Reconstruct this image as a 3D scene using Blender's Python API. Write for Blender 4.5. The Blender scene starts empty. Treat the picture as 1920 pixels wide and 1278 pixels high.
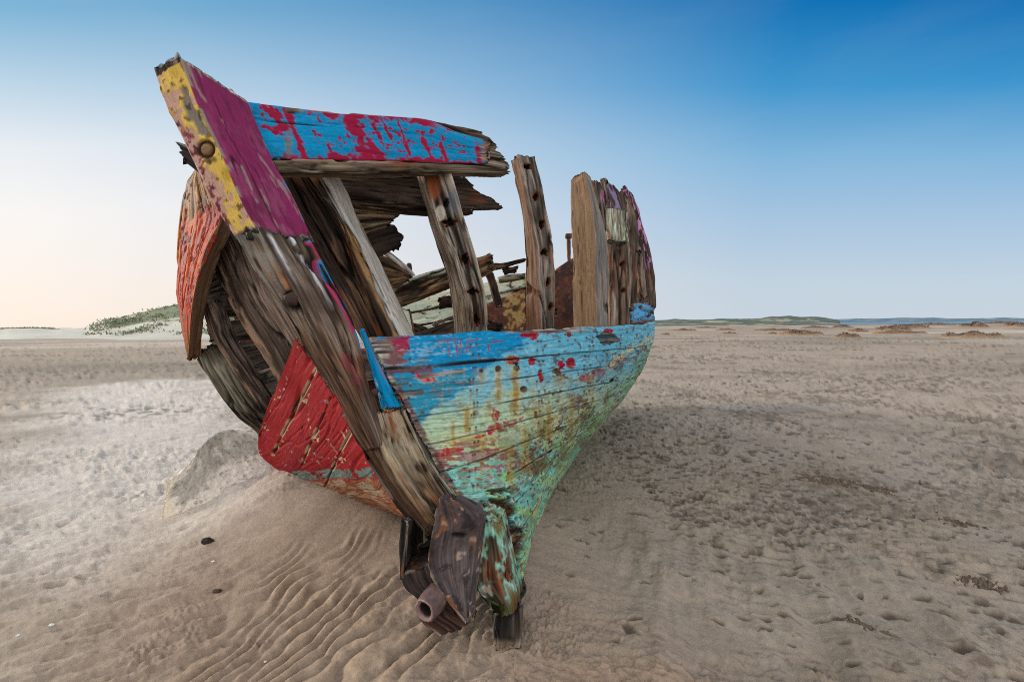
import bpy, math, random
import numpy as np
random.seed(7); rng = np.random.default_rng(7)

# ------------------------------------------------------------------ camera, sky, sun, exposure
scene = bpy.context.scene
EYE = 1.4; FPX = 16.0/36.0*1920.0
PITCH = math.radians(88.02); ROLL = math.radians(-0.5)
cam_d = bpy.data.cameras.new('camera'); cam_d.lens = 16; cam_d.sensor_width = 36
cam_d.clip_start = 0.05; cam_d.clip_end = 20000
cam = bpy.data.objects.new('camera', cam_d); scene.collection.objects.link(cam)
cp, sp = math.cos(PITCH), math.sin(PITCH); cr_, sr_ = math.cos(ROLL), math.sin(ROLL)
RM = np.array([[1,0,0],[0,cp,-sp],[0,sp,cp]]) @ np.array([[cr_,-sr_,0],[sr_,cr_,0],[0,0,1]])
from mathutils import Matrix
M4 = Matrix([list(RM[0])+[0], list(RM[1])+[0], list(RM[2])+[EYE], [0,0,0,1]])
cam.matrix_world = M4
scene.camera = cam

SUN_EL, SUN_AZ = math.radians(16), math.radians(-70)      # azimuth from +Y towards +X
sdir = np.array([math.sin(SUN_AZ)*math.cos(SUN_EL), math.cos(SUN_AZ)*math.cos(SUN_EL), math.sin(SUN_EL)])
sun_d = bpy.data.lights.new('sun', 'SUN'); sun_d.energy = 2.8; sun_d.angle = math.radians(14); sun_d.color = (1, .90, .79)
sun = bpy.data.objects.new('sun', sun_d); scene.collection.objects.link(sun)
from mathutils import Vector
sun.rotation_euler = Vector(-sdir).to_track_quat('-Z', 'Y').to_euler()

world = bpy.data.worlds.new("World"); scene.world = world; world.use_nodes = True
def build_sky():
    nt = world.node_tree; N = nt.nodes; L = nt.links
    for n in list(N): N.remove(n)
    out = N.new('ShaderNodeOutputWorld'); bg = N.new('ShaderNodeBackground'); L.new(bg.outputs[0], out.inputs[0])
    tc = N.new('ShaderNodeTexCoord'); sx = N.new('ShaderNodeSeparateXYZ'); L.new(tc.outputs['Generated'], sx.inputs[0])
    def m(op, a, b=None, c=None, clamp=False):
        n = N.new('ShaderNodeMath'); n.operation = op; n.use_clamp = clamp
        for i, v in enumerate((a, b, c)):
            if v is None: continue
            if isinstance(v, (int, float)): n.inputs[i].default_value = v
            else: L.new(v, n.inputs[i])
        return n.outputs[0]
    X, Y, Z = sx.outputs
    phi = m('DIVIDE', m('ARCTAN2', m('MAXIMUM', Z, 0.0), m('ABSOLUTE', Y)), math.pi/2)      # 0 horizon .. 1 overhead
    def ramp(stops, fac):
        r = N.new('ShaderNodeValToRGB'); r.color_ramp.interpolation = 'EASE' if False else 'LINEAR'
        e = r.color_ramp.elements
        while len(e) < len(stops): e.new(0.5)
        for k, (p, c) in enumerate(stops): e[k].position = p; e[k].color = (*c, 1)
        L.new(fac, r.inputs[0]); return r.outputs[0]
    left = ramp([(0,(1.0,.87,.77)),(.08,(.98,.91,.86)),(.16,(.96,.94,.93)),(.24,(.82,.87,.92)),(.31,(.52,.69,.83)),(.385,(.21,.48,.71)),(.55,(.25,.42,.65)),(1,(.55,.62,.72))], phi)
    right = ramp([(0,(.60,.69,.77)),(.06,(.55,.67,.78)),(.14,(.40,.58,.78)),(.22,(.22,.48,.74)),(.30,(.04,.31,.64)),(.385,(.0,.17,.48)),(.55,(.12,.28,.55)),(1,(.55,.62,.72))], phi)
    t = m('MULTIPLY_ADD', X, 0.85, 0.60, clamp=True)
    t = m('SMOOTH_MIN', t, 1.0, 0.05)
    mx = N.new('ShaderNodeMix'); mx.data_type = 'RGBA'; L.new(t, mx.inputs[0]); L.new(left, mx.inputs[6]); L.new(right, mx.inputs[7])
    back = m('MULTIPLY_ADD', Y, -2.2, 0.35, clamp=True)  # sky behind the camera brightened, added to light the boat's near side
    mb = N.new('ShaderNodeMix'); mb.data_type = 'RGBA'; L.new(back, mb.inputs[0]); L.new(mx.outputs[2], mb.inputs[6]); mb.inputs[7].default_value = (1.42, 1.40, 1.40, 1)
    sky = N.new('ShaderNodeTexSky'); sky.sky_type = 'NISHITA'; sky.sun_disc = False
    sky.sun_elevation = SUN_EL; sky.sun_rotation = SUN_AZ; sky.air_density = 1.2; sky.dust_density = 1.5
    sc_ = N.new('ShaderNodeVectorMath'); sc_.operation = 'SCALE'; L.new(sky.outputs[0], sc_.inputs[0]); sc_.inputs['Scale'].default_value = 0.06
    fin = N.new('ShaderNodeMix'); fin.data_type = 'RGBA'; fin.inputs[0].default_value = 0.06
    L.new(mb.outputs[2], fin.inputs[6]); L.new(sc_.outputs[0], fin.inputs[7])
    # faint uneven high haze
    mpn = N.new('ShaderNodeMapping'); mpn.inputs['Scale'].default_value = (2.2, 2.2, 9.0); mpn.inputs['Rotation'].default_value = (.08, .12, .3); L.new(tc.outputs['Generated'], mpn.inputs[0])
    hz = N.new('ShaderNodeTexNoise'); hz.inputs['Scale'].default_value = 1.3; hz.inputs['Detail'].default_value = 5; hz.inputs['Roughness'].default_value = .55; L.new(mpn.outputs[0], hz.inputs['Vector'])
    hm = N.new('ShaderNodeMapRange'); hm.inputs[1].default_value = .45; hm.inputs[2].default_value = .8; hm.inputs[3].default_value = 0; hm.inputs[4].default_value = .035; L.new(hz.outputs['Fac'], hm.inputs[0])
    hx = N.new('ShaderNodeMix'); hx.data_type = 'RGBA'; L.new(hm.outputs[0], hx.inputs[0]); L.new(fin.outputs[2], hx.inputs[6]); hx.inputs[7].default_value = (.86, .84, .86, 1)
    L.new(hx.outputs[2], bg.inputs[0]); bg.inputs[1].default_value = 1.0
build_sky()
scene.view_settings.view_transform = 'Standard'; scene.view_settings.look = 'None'
scene.view_settings.exposure = 0.0; scene.view_settings.gamma = 1.0
scene.cycles.max_bounces = 6; scene.cycles.diffuse_bounces = 3; scene.cycles.glossy_bounces = 2
scene.cycles.use_denoising = False; scene.cycles.pixel_filter_type = 'BLACKMAN_HARRIS'; scene.cycles.filter_width = 1.0

# ------------------------------------------------------------------ noise
def _h(x, y, z, s):
    h = (x.astype(np.uint32)*np.uint32(374761393) + y.astype(np.uint32)*np.uint32(668265263)
         + z.astype(np.uint32)*np.uint32(2147483629) + np.uint32((s*1013904223 + 12345) & 0xffffffff))
    h = (h ^ (h >> np.uint32(13)))*np.uint32(1274126177); h = (h ^ (h >> np.uint32(15)))*np.uint32(2246822519)
    h = h ^ (h >> np.uint32(16))
    return h.astype(np.float32)*np.float32(2/4294967295.0) - np.float32(1)
def n3(x, y, z, s=0):
    x, y, z = np.broadcast_arrays(np.asarray(x, np.float32), np.asarray(y, np.float32), np.asarray(z, np.float32))
    xi, yi, zi = np.floor(x), np.floor(y), np.floor(z)
    fx, fy, fz = x-xi, y-yi, z-zi
    xi, yi, zi = xi.astype(np.int64), yi.astype(np.int64), zi.astype(np.int64)
    fx = fx*fx*(3-2*fx); fy = fy*fy*(3-2*fy); fz = fz*fz*(3-2*fz)
    r = 0
    for dx, wx in ((0, 1-fx), (1, fx)):
        for dy, wy in ((0, 1-fy), (1, fy)):
            for dz, wz in ((0, 1-fz), (1, fz)):
                r = r + _h(xi+dx, yi+dy, zi+dz, s)*(wx*wy*wz)
    return r
def n2(x, y, s=0):
    x, y = np.broadcast_arrays(np.asarray(x, np.float32), np.asarray(y, np.float32))
    xi, yi = np.floor(x), np.floor(y); fx, fy = x-xi, y-yi
    xi, yi = xi.astype(np.int64), yi.astype(np.int64); zi = np.zeros_like(xi)
    ux = fx*fx*fx*(fx*(fx*6-15)+10); uy = fy*fy*fy*(fy*(fy*6-15)+10); r = 0
    for dx, wx in ((0, 1-ux), (1, ux)):
        for dy, wy in ((0, 1-uy), (1, uy)):
            a = _h(xi+dx, yi+dy, zi, s)*np.float32(math.pi); r = r + (np.cos(a)*(fx-dx)+np.sin(a)*(fy-dy))*(wx*wy)
    return r*np.float32(1.75)
def fb3(x, y, z, o=3, s=0):
    r, a, t = 0, 1.0, 0
    for k in range(o):
        r = r + a*n3(x*2**k+k*17.3, y*2**k+k*5.1, z*2**k+k*9.7, s+k); t += a; a *= .55
    return r/t*1.4
def fb2(x, y, o=3, s=0):
    r, a, t = 0, 1.0, 0
    for k in range(o):
        r = r + a*n2(x*2**k+k*17.3, y*2**k+k*5.1, s+k); t += a; a *= .55
    return r/t*1.4
def sm(x, a, b):
    t = np.clip((x-a)/(b-a), 0, 1); return t*t*(3-2*t)
def mixc(c, c2, m):
    c2 = np.asarray(c2, np.float32)
    return c*(1-m[:, None]) + c2*m[:, None]
def srgb(r, g, b):
    f = lambda v: (v/255/12.92) if v/255 <= .04045 else ((v/255+.055)/1.055)**2.4
    return np.array([f(r), f(g), f(b)], np.float32)

# ------------------------------------------------------------------ traced sheet -> world
def W(p):
    p = np.asarray(p, float); d = p[..., 2]
    c = np.stack([(p[..., 0]-960)/FPX*d, -(p[..., 1]-639)/FPX*d, -d], -1)
    return c @ RM.T + np.array([0, 0, EYE])
def curve(pts, n):
    """smooth curve through (x, y, distance) points, n+1 samples in (x, y, 1/distance)"""
    p = np.array([[a, b, 1.0/c] for a, b, c in pts], float)
    if len(p) == 2:
        t = np.linspace(0, 1, n+1)[:, None]; return p[0]*(1-t)+p[1]*t
    l = np.r_[0, np.cumsum(np.hypot(*(np.diff(p[:, :2], axis=0).T)) + 1e-6)]; l /= l[-1]
    tan = np.zeros_like(p)
    tan[1:-1] = (p[2:]-p[:-2])/(l[2:]-l[:-2])[:, None]; tan[0] = (p[1]-p[0])/(l[1]-l[0]); tan[-1] = (p[-1]-p[-2])/(l[-1]-l[-2])
    u = np.linspace(0, 1, n+1); k = np.clip(np.searchsorted(l, u, side='right')-1, 0, len(l)-2)
    h = (l[k+1]-l[k]); t = ((u-l[k])/h)[:, None]; h = h[:, None]
    return ((2*t**3-3*t**2+1)*p[k] + (t**3-2*t**2+t)*h*tan[k] + (-2*t**3+3*t**2)*p[k+1] + (t**3-t**2)*h*tan[k+1])
def unw(q):
    q = q.copy(); q[..., 2] = 1.0/q[..., 2]; return W(q)

# ------------------------------------------------------------------ materials
def make_mat(name, rough=.8, bump=.35, nscale=(6, 220, 220), var=.30, spec=.25, wear=0.0, metal=0.0):
    m = bpy.data.materials.new(name); m.use_nodes = True; nt = m.node_tree; N = nt.nodes; L = nt.links
    b = N['Principled BSDF']; b.inputs['Roughness'].default_value = rough; b.inputs['Metallic'].default_value = metal
    b.inputs['Specular IOR Level'].default_value = spec
    ca = N.new('ShaderNodeAttribute'); ca.attribute_name = 'Col'
    ga = N.new('ShaderNodeAttribute'); ga.attribute_name = 'grain'
    mp = N.new('ShaderNodeMapping'); mp.inputs['Scale'].default_value = nscale; L.new(ga.outputs['Vector'], mp.inputs[0])
    nz = N.new('ShaderNodeTexNoise'); nz.inputs['Scale'].default_value = 1.0; nz.inputs['Detail'].default_value = 5; nz.inputs['Roughness'].default_value = .65
    L.new(mp.outputs[0], nz.inputs['Vector'])
    mr = N.new('ShaderNodeMapRange'); mr.inputs[1].default_value = .25; mr.inputs[2].default_value = .75
    mr.inputs[3].default_value = 1-var; mr.inputs[4].default_value = 1+var; L.new(nz.outputs['Fac'], mr.inputs[0])
    vm = N.new('ShaderNodeVectorMath'); vm.operation = 'SCALE'; L.new(ca.outputs['Color'], vm.inputs[0]); L.new(mr.outputs[0], vm.inputs['Scale'])
    L.new(vm.outputs[0], b.inputs['Base Color'])
    n2_ = N.new('ShaderNodeTexNoise'); n2_.inputs['Scale'].default_value = 90; n2_.inputs['Detail'].default_value = 4; L.new(ga.outputs['Vector'], n2_.inputs['Vector'])
    ad = N.new('ShaderNodeMath'); ad.operation = 'ADD'; L.new(nz.outputs['Fac'], ad.inputs[0]); L.new(n2_.outputs['Fac'], ad.inputs[1])
    bp = N.new('ShaderNodeBump'); bp.inputs['Strength'].default_value = bump; bp.inputs['Distance'].default_value = .004
    L.new(ad.outputs[0], bp.inputs['Height']); L.new(bp.outputs[0], b.inputs['Normal'])
    rr = N.new('ShaderNodeMapRange'); rr.inputs[3].default_value = rough-.12; rr.inputs[4].default_value = min(1, rough+.12); L.new(n2_.outputs['Fac'], rr.inputs[0])
    L.new(rr.outputs[0], b.inputs['Roughness'])
    return m
M_WOOD = make_mat('weathered_timber', .85, .8, var=.5)
M_PAINT = make_mat('peeling_paint', .66, .55, (22, 130, 130), .26, .10)
M_IRON = make_mat('rusted_iron', .7, .6, (40, 40, 40), .35, .35)
M_STONE = make_mat('rough_concrete', .92, .7, (45, 45, 45), .25, .2)
M_GRASS = make_mat('dune_grass', .9, .2, (3, 3, 3), .3, .15)
M_FAR = make_mat('far_land', .95, .1, (.05, .05, .05), .25, .1)

# ------------------------------------------------------------------ mesh making
COLL = scene.collection
ORIGIN = np.zeros(3)
def put_mesh(name, co, quads, col, grain, mat, parent=None, tris=None, smooth=True, origin=None):
    me = bpy.data.meshes.new(name)
    co = np.asarray(co, np.float32)
    org = np.zeros(3) if origin is None else np.asarray(origin, float)
    if parent is not None and origin is None: org = np.array(parent.get('_o', (0, 0, 0)), float)
    co = co - org.astype(np.float32)
    nq = 0 if quads is None else len(quads); ntr = 0 if tris is None else len(tris)
    me.vertices.add(len(co)); me.vertices.foreach_set('co', co.ravel())
    loops = np.concatenate([np.asarray(q, np.int32).ravel() for q in (quads, tris) if q is not None and len(q)])
    me.loops.add(len(loops)); me.loops.foreach_set('vertex_index', loops)
    st = np.r_[np.arange(nq)*4, nq*4+np.arange(ntr)*3].astype(np.int32)
    me.polygons.add(nq+ntr); me.polygons.foreach_set('loop_start', st)
    me.update(calc_edges=True)
    me.polygons.foreach_set('use_smooth', np.full(nq+ntr, smooth))
    ca = me.color_attributes.new('Col', 'FLOAT_COLOR', 'POINT')
    c4 = np.ones((len(co), 4), np.float32); c4[:, :3] = np.clip(col, 0.002, .95); ca.data.foreach_set('color', c4.ravel())
    ga = me.attributes.new('grain', 'FLOAT_VECTOR', 'POINT'); ga.data.foreach_set('vector', np.asarray(grain, np.float32).ravel())
    me.materials.append(mat); me.validate()
    o = bpy.data.objects.new(name, me); COLL.objects.link(o)
    if parent is not None: o.parent = parent
    elif origin is not None: o.location = org
    return o
def vnormals(co, q):
    n = np.cross(co[q[:, 2]]-co[q[:, 0]], co[q[:, 3]]-co[q[:, 1]])
    out = np.zeros_like(co)
    for k in range(4):
        for a in range(3): out[:, a] += np.bincount(q[:, k], weights=n[:, a], minlength=len(co))
    return out/np.maximum(np.linalg.norm(out, axis=1), 1e-12)[:, None]
def lattice(nu, nv, nd):
    I, J, K = np.meshgrid(np.arange(nu+1), np.arange(nv+1), np.arange(nd+1), indexing='ij')
    on = (I == 0) | (I == nu) | (J == 0) | (J == nv) | (K == 0) | (K == nd)
    ids = np.full(on.shape, -1, np.int64); ids[on] = np.arange(on.sum())
    def qd(s, flip):
        q = np.stack([s[:-1, :-1], s[:-1, 1:], s[1:, 1:], s[1:, :-1]], -1).reshape(-1, 4)
        return q[:, ::-1] if flip else q
    q = np.concatenate([qd(ids[:, :, 0], False), qd(ids[:, :, -1], True), qd(ids[0], True), qd(ids[-1], False), qd(ids[:, 0, :], True), qd(ids[:, -1, :], False)])
    return I[on], J[on], K[on], q
class Ctx: pass
def finish(name, ctx, co, q, paint, mat, parent, rnd, origin=None):
    vol = np.einsum('ij,ij->i', co[q[:, 0]]-co.mean(0), np.cross(co[q[:, 1]]-co[q[:, 0]], co[q[:, 2]]-co[q[:, 0]])).sum()
    if vol < 0: q = q[:, ::-1].copy()
    nrm = vnormals(co, q)
    da = np.minimum(ctx.g-ctx.g0, ctx.g1-ctx.g); db = np.minimum(ctx.s, ctx.S-ctx.s); dc = np.minimum(ctx.t, ctx.T-ctx.t)
    ctx.e = np.sort(np.stack([da, db, dc], 1), axis=1)[:, 1]
    ctx.co = co; ctx.nrm = nrm
    col, disp = paint(ctx)
    if rnd > 0:
        r = rnd*(1+.9*n3(ctx.g*7, ctx.s*5, ctx.t*5, 91)); r = np.maximum(r, .001)
        x = np.clip(1-ctx.e/r, 0, 1); disp = disp - r*(1-np.sqrt(np.maximum(1-x*x, 0)))*.75
    co = co + nrm*disp[:, None]
    grain = np.stack([ctx.g, ctx.s, ctx.t], 1) + ctx.seed*3.7
    return put_mesh(name, co, q, col, grain, mat, parent, origin=origin)

def beam(name, FL, FR, K=None, side='R', thick=None, step=.008, prof0=None, prof1=None, rag=(0, 0), ragf=22, paint=None, mat=None, parent=None, rnd=.010, seed=0, origin=None):
    """a timber: long edges FL and FR of the front face, a third long edge K behind FR (or FL) or a thickness vector"""
    n = 300
    fl, fr = curve(FL, n), curve(FR, n); A, B = unw(fl), unw(fr)
    if K is not None:
        kk = unw(curve(K, n)); D = kk-(B if side == 'R' else A)
    else: D = np.broadcast_to(np.asarray(thick, float), A.shape).copy()
    mid = (A+B)/2; L = np.linalg.norm(np.diff(mid, axis=0), axis=1).sum()
    Wd = np.linalg.norm(B-A, axis=1).mean(); T = np.linalg.norm(D, axis=1).mean()
    nu, nv, nd = max(4, int(L/step)), max(3, int(Wd/step)), max(3, int(T/step))
    I, J, Kk, q = lattice(nu, nv, nd)
    a, b, c = I/nu, J/nv, Kk/nd
    def pr(p): return np.zeros_like(b) if p is None else np.interp(b, [x for x, _ in p], [y for _, y in p])
    e0 = pr(prof0) + rag[0]*np.abs(n3(b*Wd*ragf, c*T*ragf, 1.5, 300+seed) + .6*n3(b*Wd*ragf*2.7, c*T*ragf*2.7, .5, 301+seed))
    e1 = pr(prof1) + rag[1]*np.abs(n3(b*Wd*ragf, c*T*ragf, 3.5, 302+seed) + .6*n3(b*Wd*ragf*2.7, c*T*ragf*2.7, .5, 303+seed))
    # ends keep the body regular: only the last third bends
    v = a + (e0/L)*np.clip(1-a*3, 0, 1) - (e1/L)*np.clip(1-(1-a)*3, 0, 1)
    f = np.clip(v, 0, 1)*n; k = np.clip(f.astype(int), 0, n-1); t = (f-k)[:, None]
    lerp = lambda X: X[k]*(1-t)+X[k+1]*t
    sheet = lerp(fl)*(1-b[:, None])+lerp(fr)*b[:, None]
    co = unw(sheet) + lerp(D)*c[:, None]
    x = Ctx(); x.a, x.b, x.c = a, b, c; x.g, x.s, x.t = v*L, b*Wd, c*T; x.g0, x.g1, x.S, x.T, x.L = 0, L, Wd, T, L
    x.px, x.py = sheet[:, 0], sheet[:, 1]; x.front = Kk == 0; x.right = J == nv; x.left = J == 0; x.back = Kk == nd
    x.seed = seed; x.v = v
    return finish(name, x, co, q, paint or wood(seed), mat or M_WOOD, parent, rnd, origin)

# ------------------------------------------------------------------ timber colouring
GREY = srgb(168, 158, 146); TAN = srgb(158, 128, 98); BROWN = srgb(112, 80, 58); RUST = srgb(135, 72, 36); DARK = srgb(46, 36, 30); PALE = srgb(205, 200, 190)
HOLES = {}
def wood(seed=0, base=GREY, second=BROWN, third=DARK, k2=.0, k3=.35, rust=.35, crack=1.0, rough=1.0, holes=(), extra=None):
    def f(x):
        g, s, t = x.g, x.s, x.t
        w = .012*n3(g*3, s*8, t*8, seed+5)
        st = fb3(g*1.6, (s+w)*55, (t+w)*55, 3, seed); fine = fb3(g*7, (s+w)*190, (t+w)*190, 2, seed+3)
        bl = fb3(g*2.6, s*9, t*9, 3, seed+7); b3 = fb3(g*3.5+4, s*14, t*14, 3, seed+11); br = fb3(g*4+9, s*12, t*12, 3, seed+15)
        col = np.broadcast_to(base, (len(g), 3)).astype(np.float32).copy()
        col = mixc(col, second, sm(bl+.3*st, k2-.25, k2+.35)*.85)
        col = mixc(col, RUST, sm(br+.25*st, .75-rust, 1.15-rust)*.8)
        col = mixc(col, third, sm(b3+.4*st, k3, k3+.4)*.8)
        st = st*1.5; fine = fine*1.5
        cr = 1-np.abs(n3(g*.9, (s+w)*19, (t+w)*19, seed+21)); cr2 = 1-np.abs(n3(g*2.2, (s+w)*48, (t+w)*48, seed+22))
        ck = sm(cr, .89, .975)*sm(n3(g*2, s*6, t*6, seed+23), -.5, .1) + .7*sm(cr2, .86, .97)*sm(n3(g*3, s*9, t*9, seed+24), -.2, .3)
        ck = np.clip(ck, 0, 1)*crack
        rot = sm(fb3(g*3.2+20, s*10, t*10, 3, seed+51)+.35*st, .22, .60); col = mixc(col, srgb(38, 28, 22), rot*.8*min(1.3, rough)*.8)
        cr0 = 1-np.abs(n3(g*.55+3, (s+1.5*w)*8, (t+1.5*w)*8, seed+52)); sp_ = sm(cr0, .955, .99)*sm(n2(g*1.7, 4, seed+53), -.35, .0)*crack
        col = .80*col*np.clip(1+.74*st+.56*fine, .14, 2.1)[:, None]; col = mixc(col, srgb(16, 11, 8), sp_*.95)
        col = mixc(col, srgb(24, 18, 14), np.clip(ck, 0, 1)*.94)
        col = mixc(col, srgb(215, 205, 190), sm(x.e, .012, .0)*sm(fb3(g*6, s*20, t*20, 2, seed+31), .1, .5)*.35)
        disp = rough*(.0034*st+.0016*fine+.009*fb3(g*2.2, s*5, t*5, 2, seed+41)) - .013*ck - .024*np.clip(sp_, 0, 1) - .006*rot*rough
        chip = sm(fb3(g*5, s*11, t*11, 2, seed+43), .45, .8)*sm(x.e, .05, .0); disp = disp-.018*chip*rough
        for (hx, hy, hr) in holes:
            hk = 1+.3*math.sin(hx*3.1+hy); rr = np.hypot((x.px-hx)*hk, (x.py-hy)*.85/hk)/hr + .45*n2(x.px*.22, x.py*.22, seed)
            h = sm(rr, 1.15, .8)*x.front
            col = mixc(col, RUST*.6, sm(rr, 2.2, 1.0)*x.front*.6); col = mixc(col, srgb(14, 10, 8), h); disp = disp-.035*h
        if extra is not None: col, disp = extra(x, col, disp)
        return col, disp
    return f
def dline(px, py, pts):
    """distance of (px, py) to a polyline, and the place along it 0..1"""
    best = np.full(px.shape, 1e9); al = np.zeros(px.shape); n = len(pts)-1
    for i in range(n):
        (x0, y0), (x1, y1) = pts[i], pts[i+1]; dx, dy = x1-x0, y1-y0
        t = np.clip(((px-x0)*dx+(py-y0)*dy)/(dx*dx+dy*dy), 0, 1); d = np.hypot(px-x0-t*dx, py-y0-t*dy)
        m = d < best; best = np.where(m, d, best); al = np.where(m, (i+t)/n, al)
    return best, al

# ------------------------------------------------------------------ ground
MOUND = [(-.60, 2.95, .14), (-.95, 3.1, .2), (-1.3, 3.2, .26), (-1.62, 3.38, .32), (-1.95, 3.84, .32), (-2.4, 4.7, .16), (-2.5, 4.9, .1)]
def ground_z(x, y, want=False):
    r = np.hypot(x, y)
    near = sm(r, 60, 12)
    z = .03*fb2(x*.45, y*.45, 2, 1)*sm(r, 1.5, 4)*near + .10*fb2(x*.05, y*.05, 2, 2)*sm(r, 15, 60)
    # sand banked against the starboard bilge
    m = np.zeros_like(x)
    for i in range(len(MOUND)-1):
        x0, y0, h0 = MOUND[i]; x1, y1, h1 = MOUND[i+1]; dx, dy = x1-x0, y1-y0
        t = np.clip(((x-x0)*dx+(y-y0)*dy)/(dx*dx+dy*dy), 0, 1); d = np.hypot(x-x0-t*dx, y-y0-t*dy)
        m = np.maximum(m, (h0+(h1-h0)*t)*np.exp(-(d/.55)**2))
    z = z+m
    smooth_zone = sm(np.hypot((x+1.0)/.75, (y-2.85)/.38), 1.25, .8)
    wb = .25*fb2(x*1.7, y*1.7, 2, 65); rip = sm(x+wb, -1.7, -1.15)*sm(x+wb, -.15, -.5)*sm(y+wb, 2.66, 2.40)*sm(y, 1.0, 1.4)
    th = -.42*np.tanh(x/2.0); al = x*np.cos(th)+y*np.sin(th)*-1; ac = x*np.sin(th)+y*np.cos(th)
    al = np.where(x < 0, x*.9+y*.43, x*.9-y*.43); ac = np.where(x < 0, -x*.43+y*.9, x*.43+y*.9)
    left = sm(x, .3, -.6); right = 1-left
    patch = .36+.64*sm(fb2(x*.42+4, y*.55, 3, 26), -.30, .30)
    calm = (1-.85*smooth_zone)*(1-.75*rip)*patch
    hum = fb2(al*1.5, ac*5.0, 3, 11); hum2 = fb2(al*4.2, ac*13, 3, 14); hum3 = fb2(x*13, y*15, 3, 19)
    pale = sm(np.hypot((x+5)/3.8, (y-6.5)/3.6), 1.15, .6)
    z = z + near*calm*(left*(.036*hum*(1-.3*pale)+(.042-.018*pale)*hum2) + right*(.016*hum+.010*hum2) + (.005+.006*left)*hum3+(.003+.002*left)*fb2(x*30, y*34, 2, 23))
    lee_ = sm(fb2(al*2.0, ac*8.5, 2, 24), .12, .16); z = z + near*calm*left*.020*lee_*(.4+.6*sm(fb2(x*1.1, y*1.3, 2, 25), -.1, .2))
    # scattered pits and scuffs
    p1 = fb2(al*3.3, ac*7.5, 2, 31); p2 = fb2(x*9, y*11, 2, 35); dens = fb2(x*.7, y*.7, 2, 37)
    pz = right*.9+left*.35*(1-pale)
    z = z - near*calm*pz*(.012*sm(p1+.45*dens, .30, .55) + .008*sm(p2+.5*dens, .30, .50) + .012*sm(fb2(al*11, ac*26, 3, 39)+.5*dens, .12, .42))
    clod = sm(fb2(x*2.2, y*2.6, 2, 51), .3, .7)*sm(r, 6, 2.5)
    z = z + calm*clod*.026*np.abs(fb2(x*24, y*26, 2, 53))
    # wind ripples before the stem
    u = x*.93-y*.36; w = u+.10*fb2(x*1.9, y*1.6, 2, 61)+.030*fb2(x*6, y*4, 2, 62)
    ph = 2*math.pi*w/.076; rw = np.sin(ph+.35*np.cos(ph)); am = .35+.65*sm(fb2(x*4, y*2.6, 2, 63), -.35, .25)
    z = z + rip*.0150*rw*am + rip*.005*fb2(x*14, y*12, 2, 64)
    # fine ripple rows far right, long ridges near right
    rr = sm(x+.5*fb2(x*.8, y*.8, 2, 74), 1.0, 1.7)*sm(y, 2.0, 2.6)*sm(y, 10, 6)
    w2 = ac+.05*fb2(x*1.6, y*1.6, 2, 71)+.012*fb2(x*5, y*5, 2, 73); z = z + rr*.021*np.sin(2*math.pi*w2/.085)*sm(n2(x*1.3, y*1.3, 72), -.3, .3)
    rd = sm(x, .25, .7)*sm(x, 2.8, 1.8)*sm(y, 3.6, 2.9)
    z = z + rd*(.040*fb2((x*.95-y*.25)*4.5, (x*.25+y*.95)*1.3, 3, 81))
    if want: return rip*rw*am
    # scour round the keel foot
    z = z - .03*np.exp(-(((x-.02)/.35)**2+((y-2.02)/.22)**2)) + .02*np.exp(-(((x+.3)/.3)**2+((y-1.72)/.14)**2))
    return z
def gz(x, y): return float(ground_z(np.array([float(x)]), np.array([float(y)]))[0])
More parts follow.
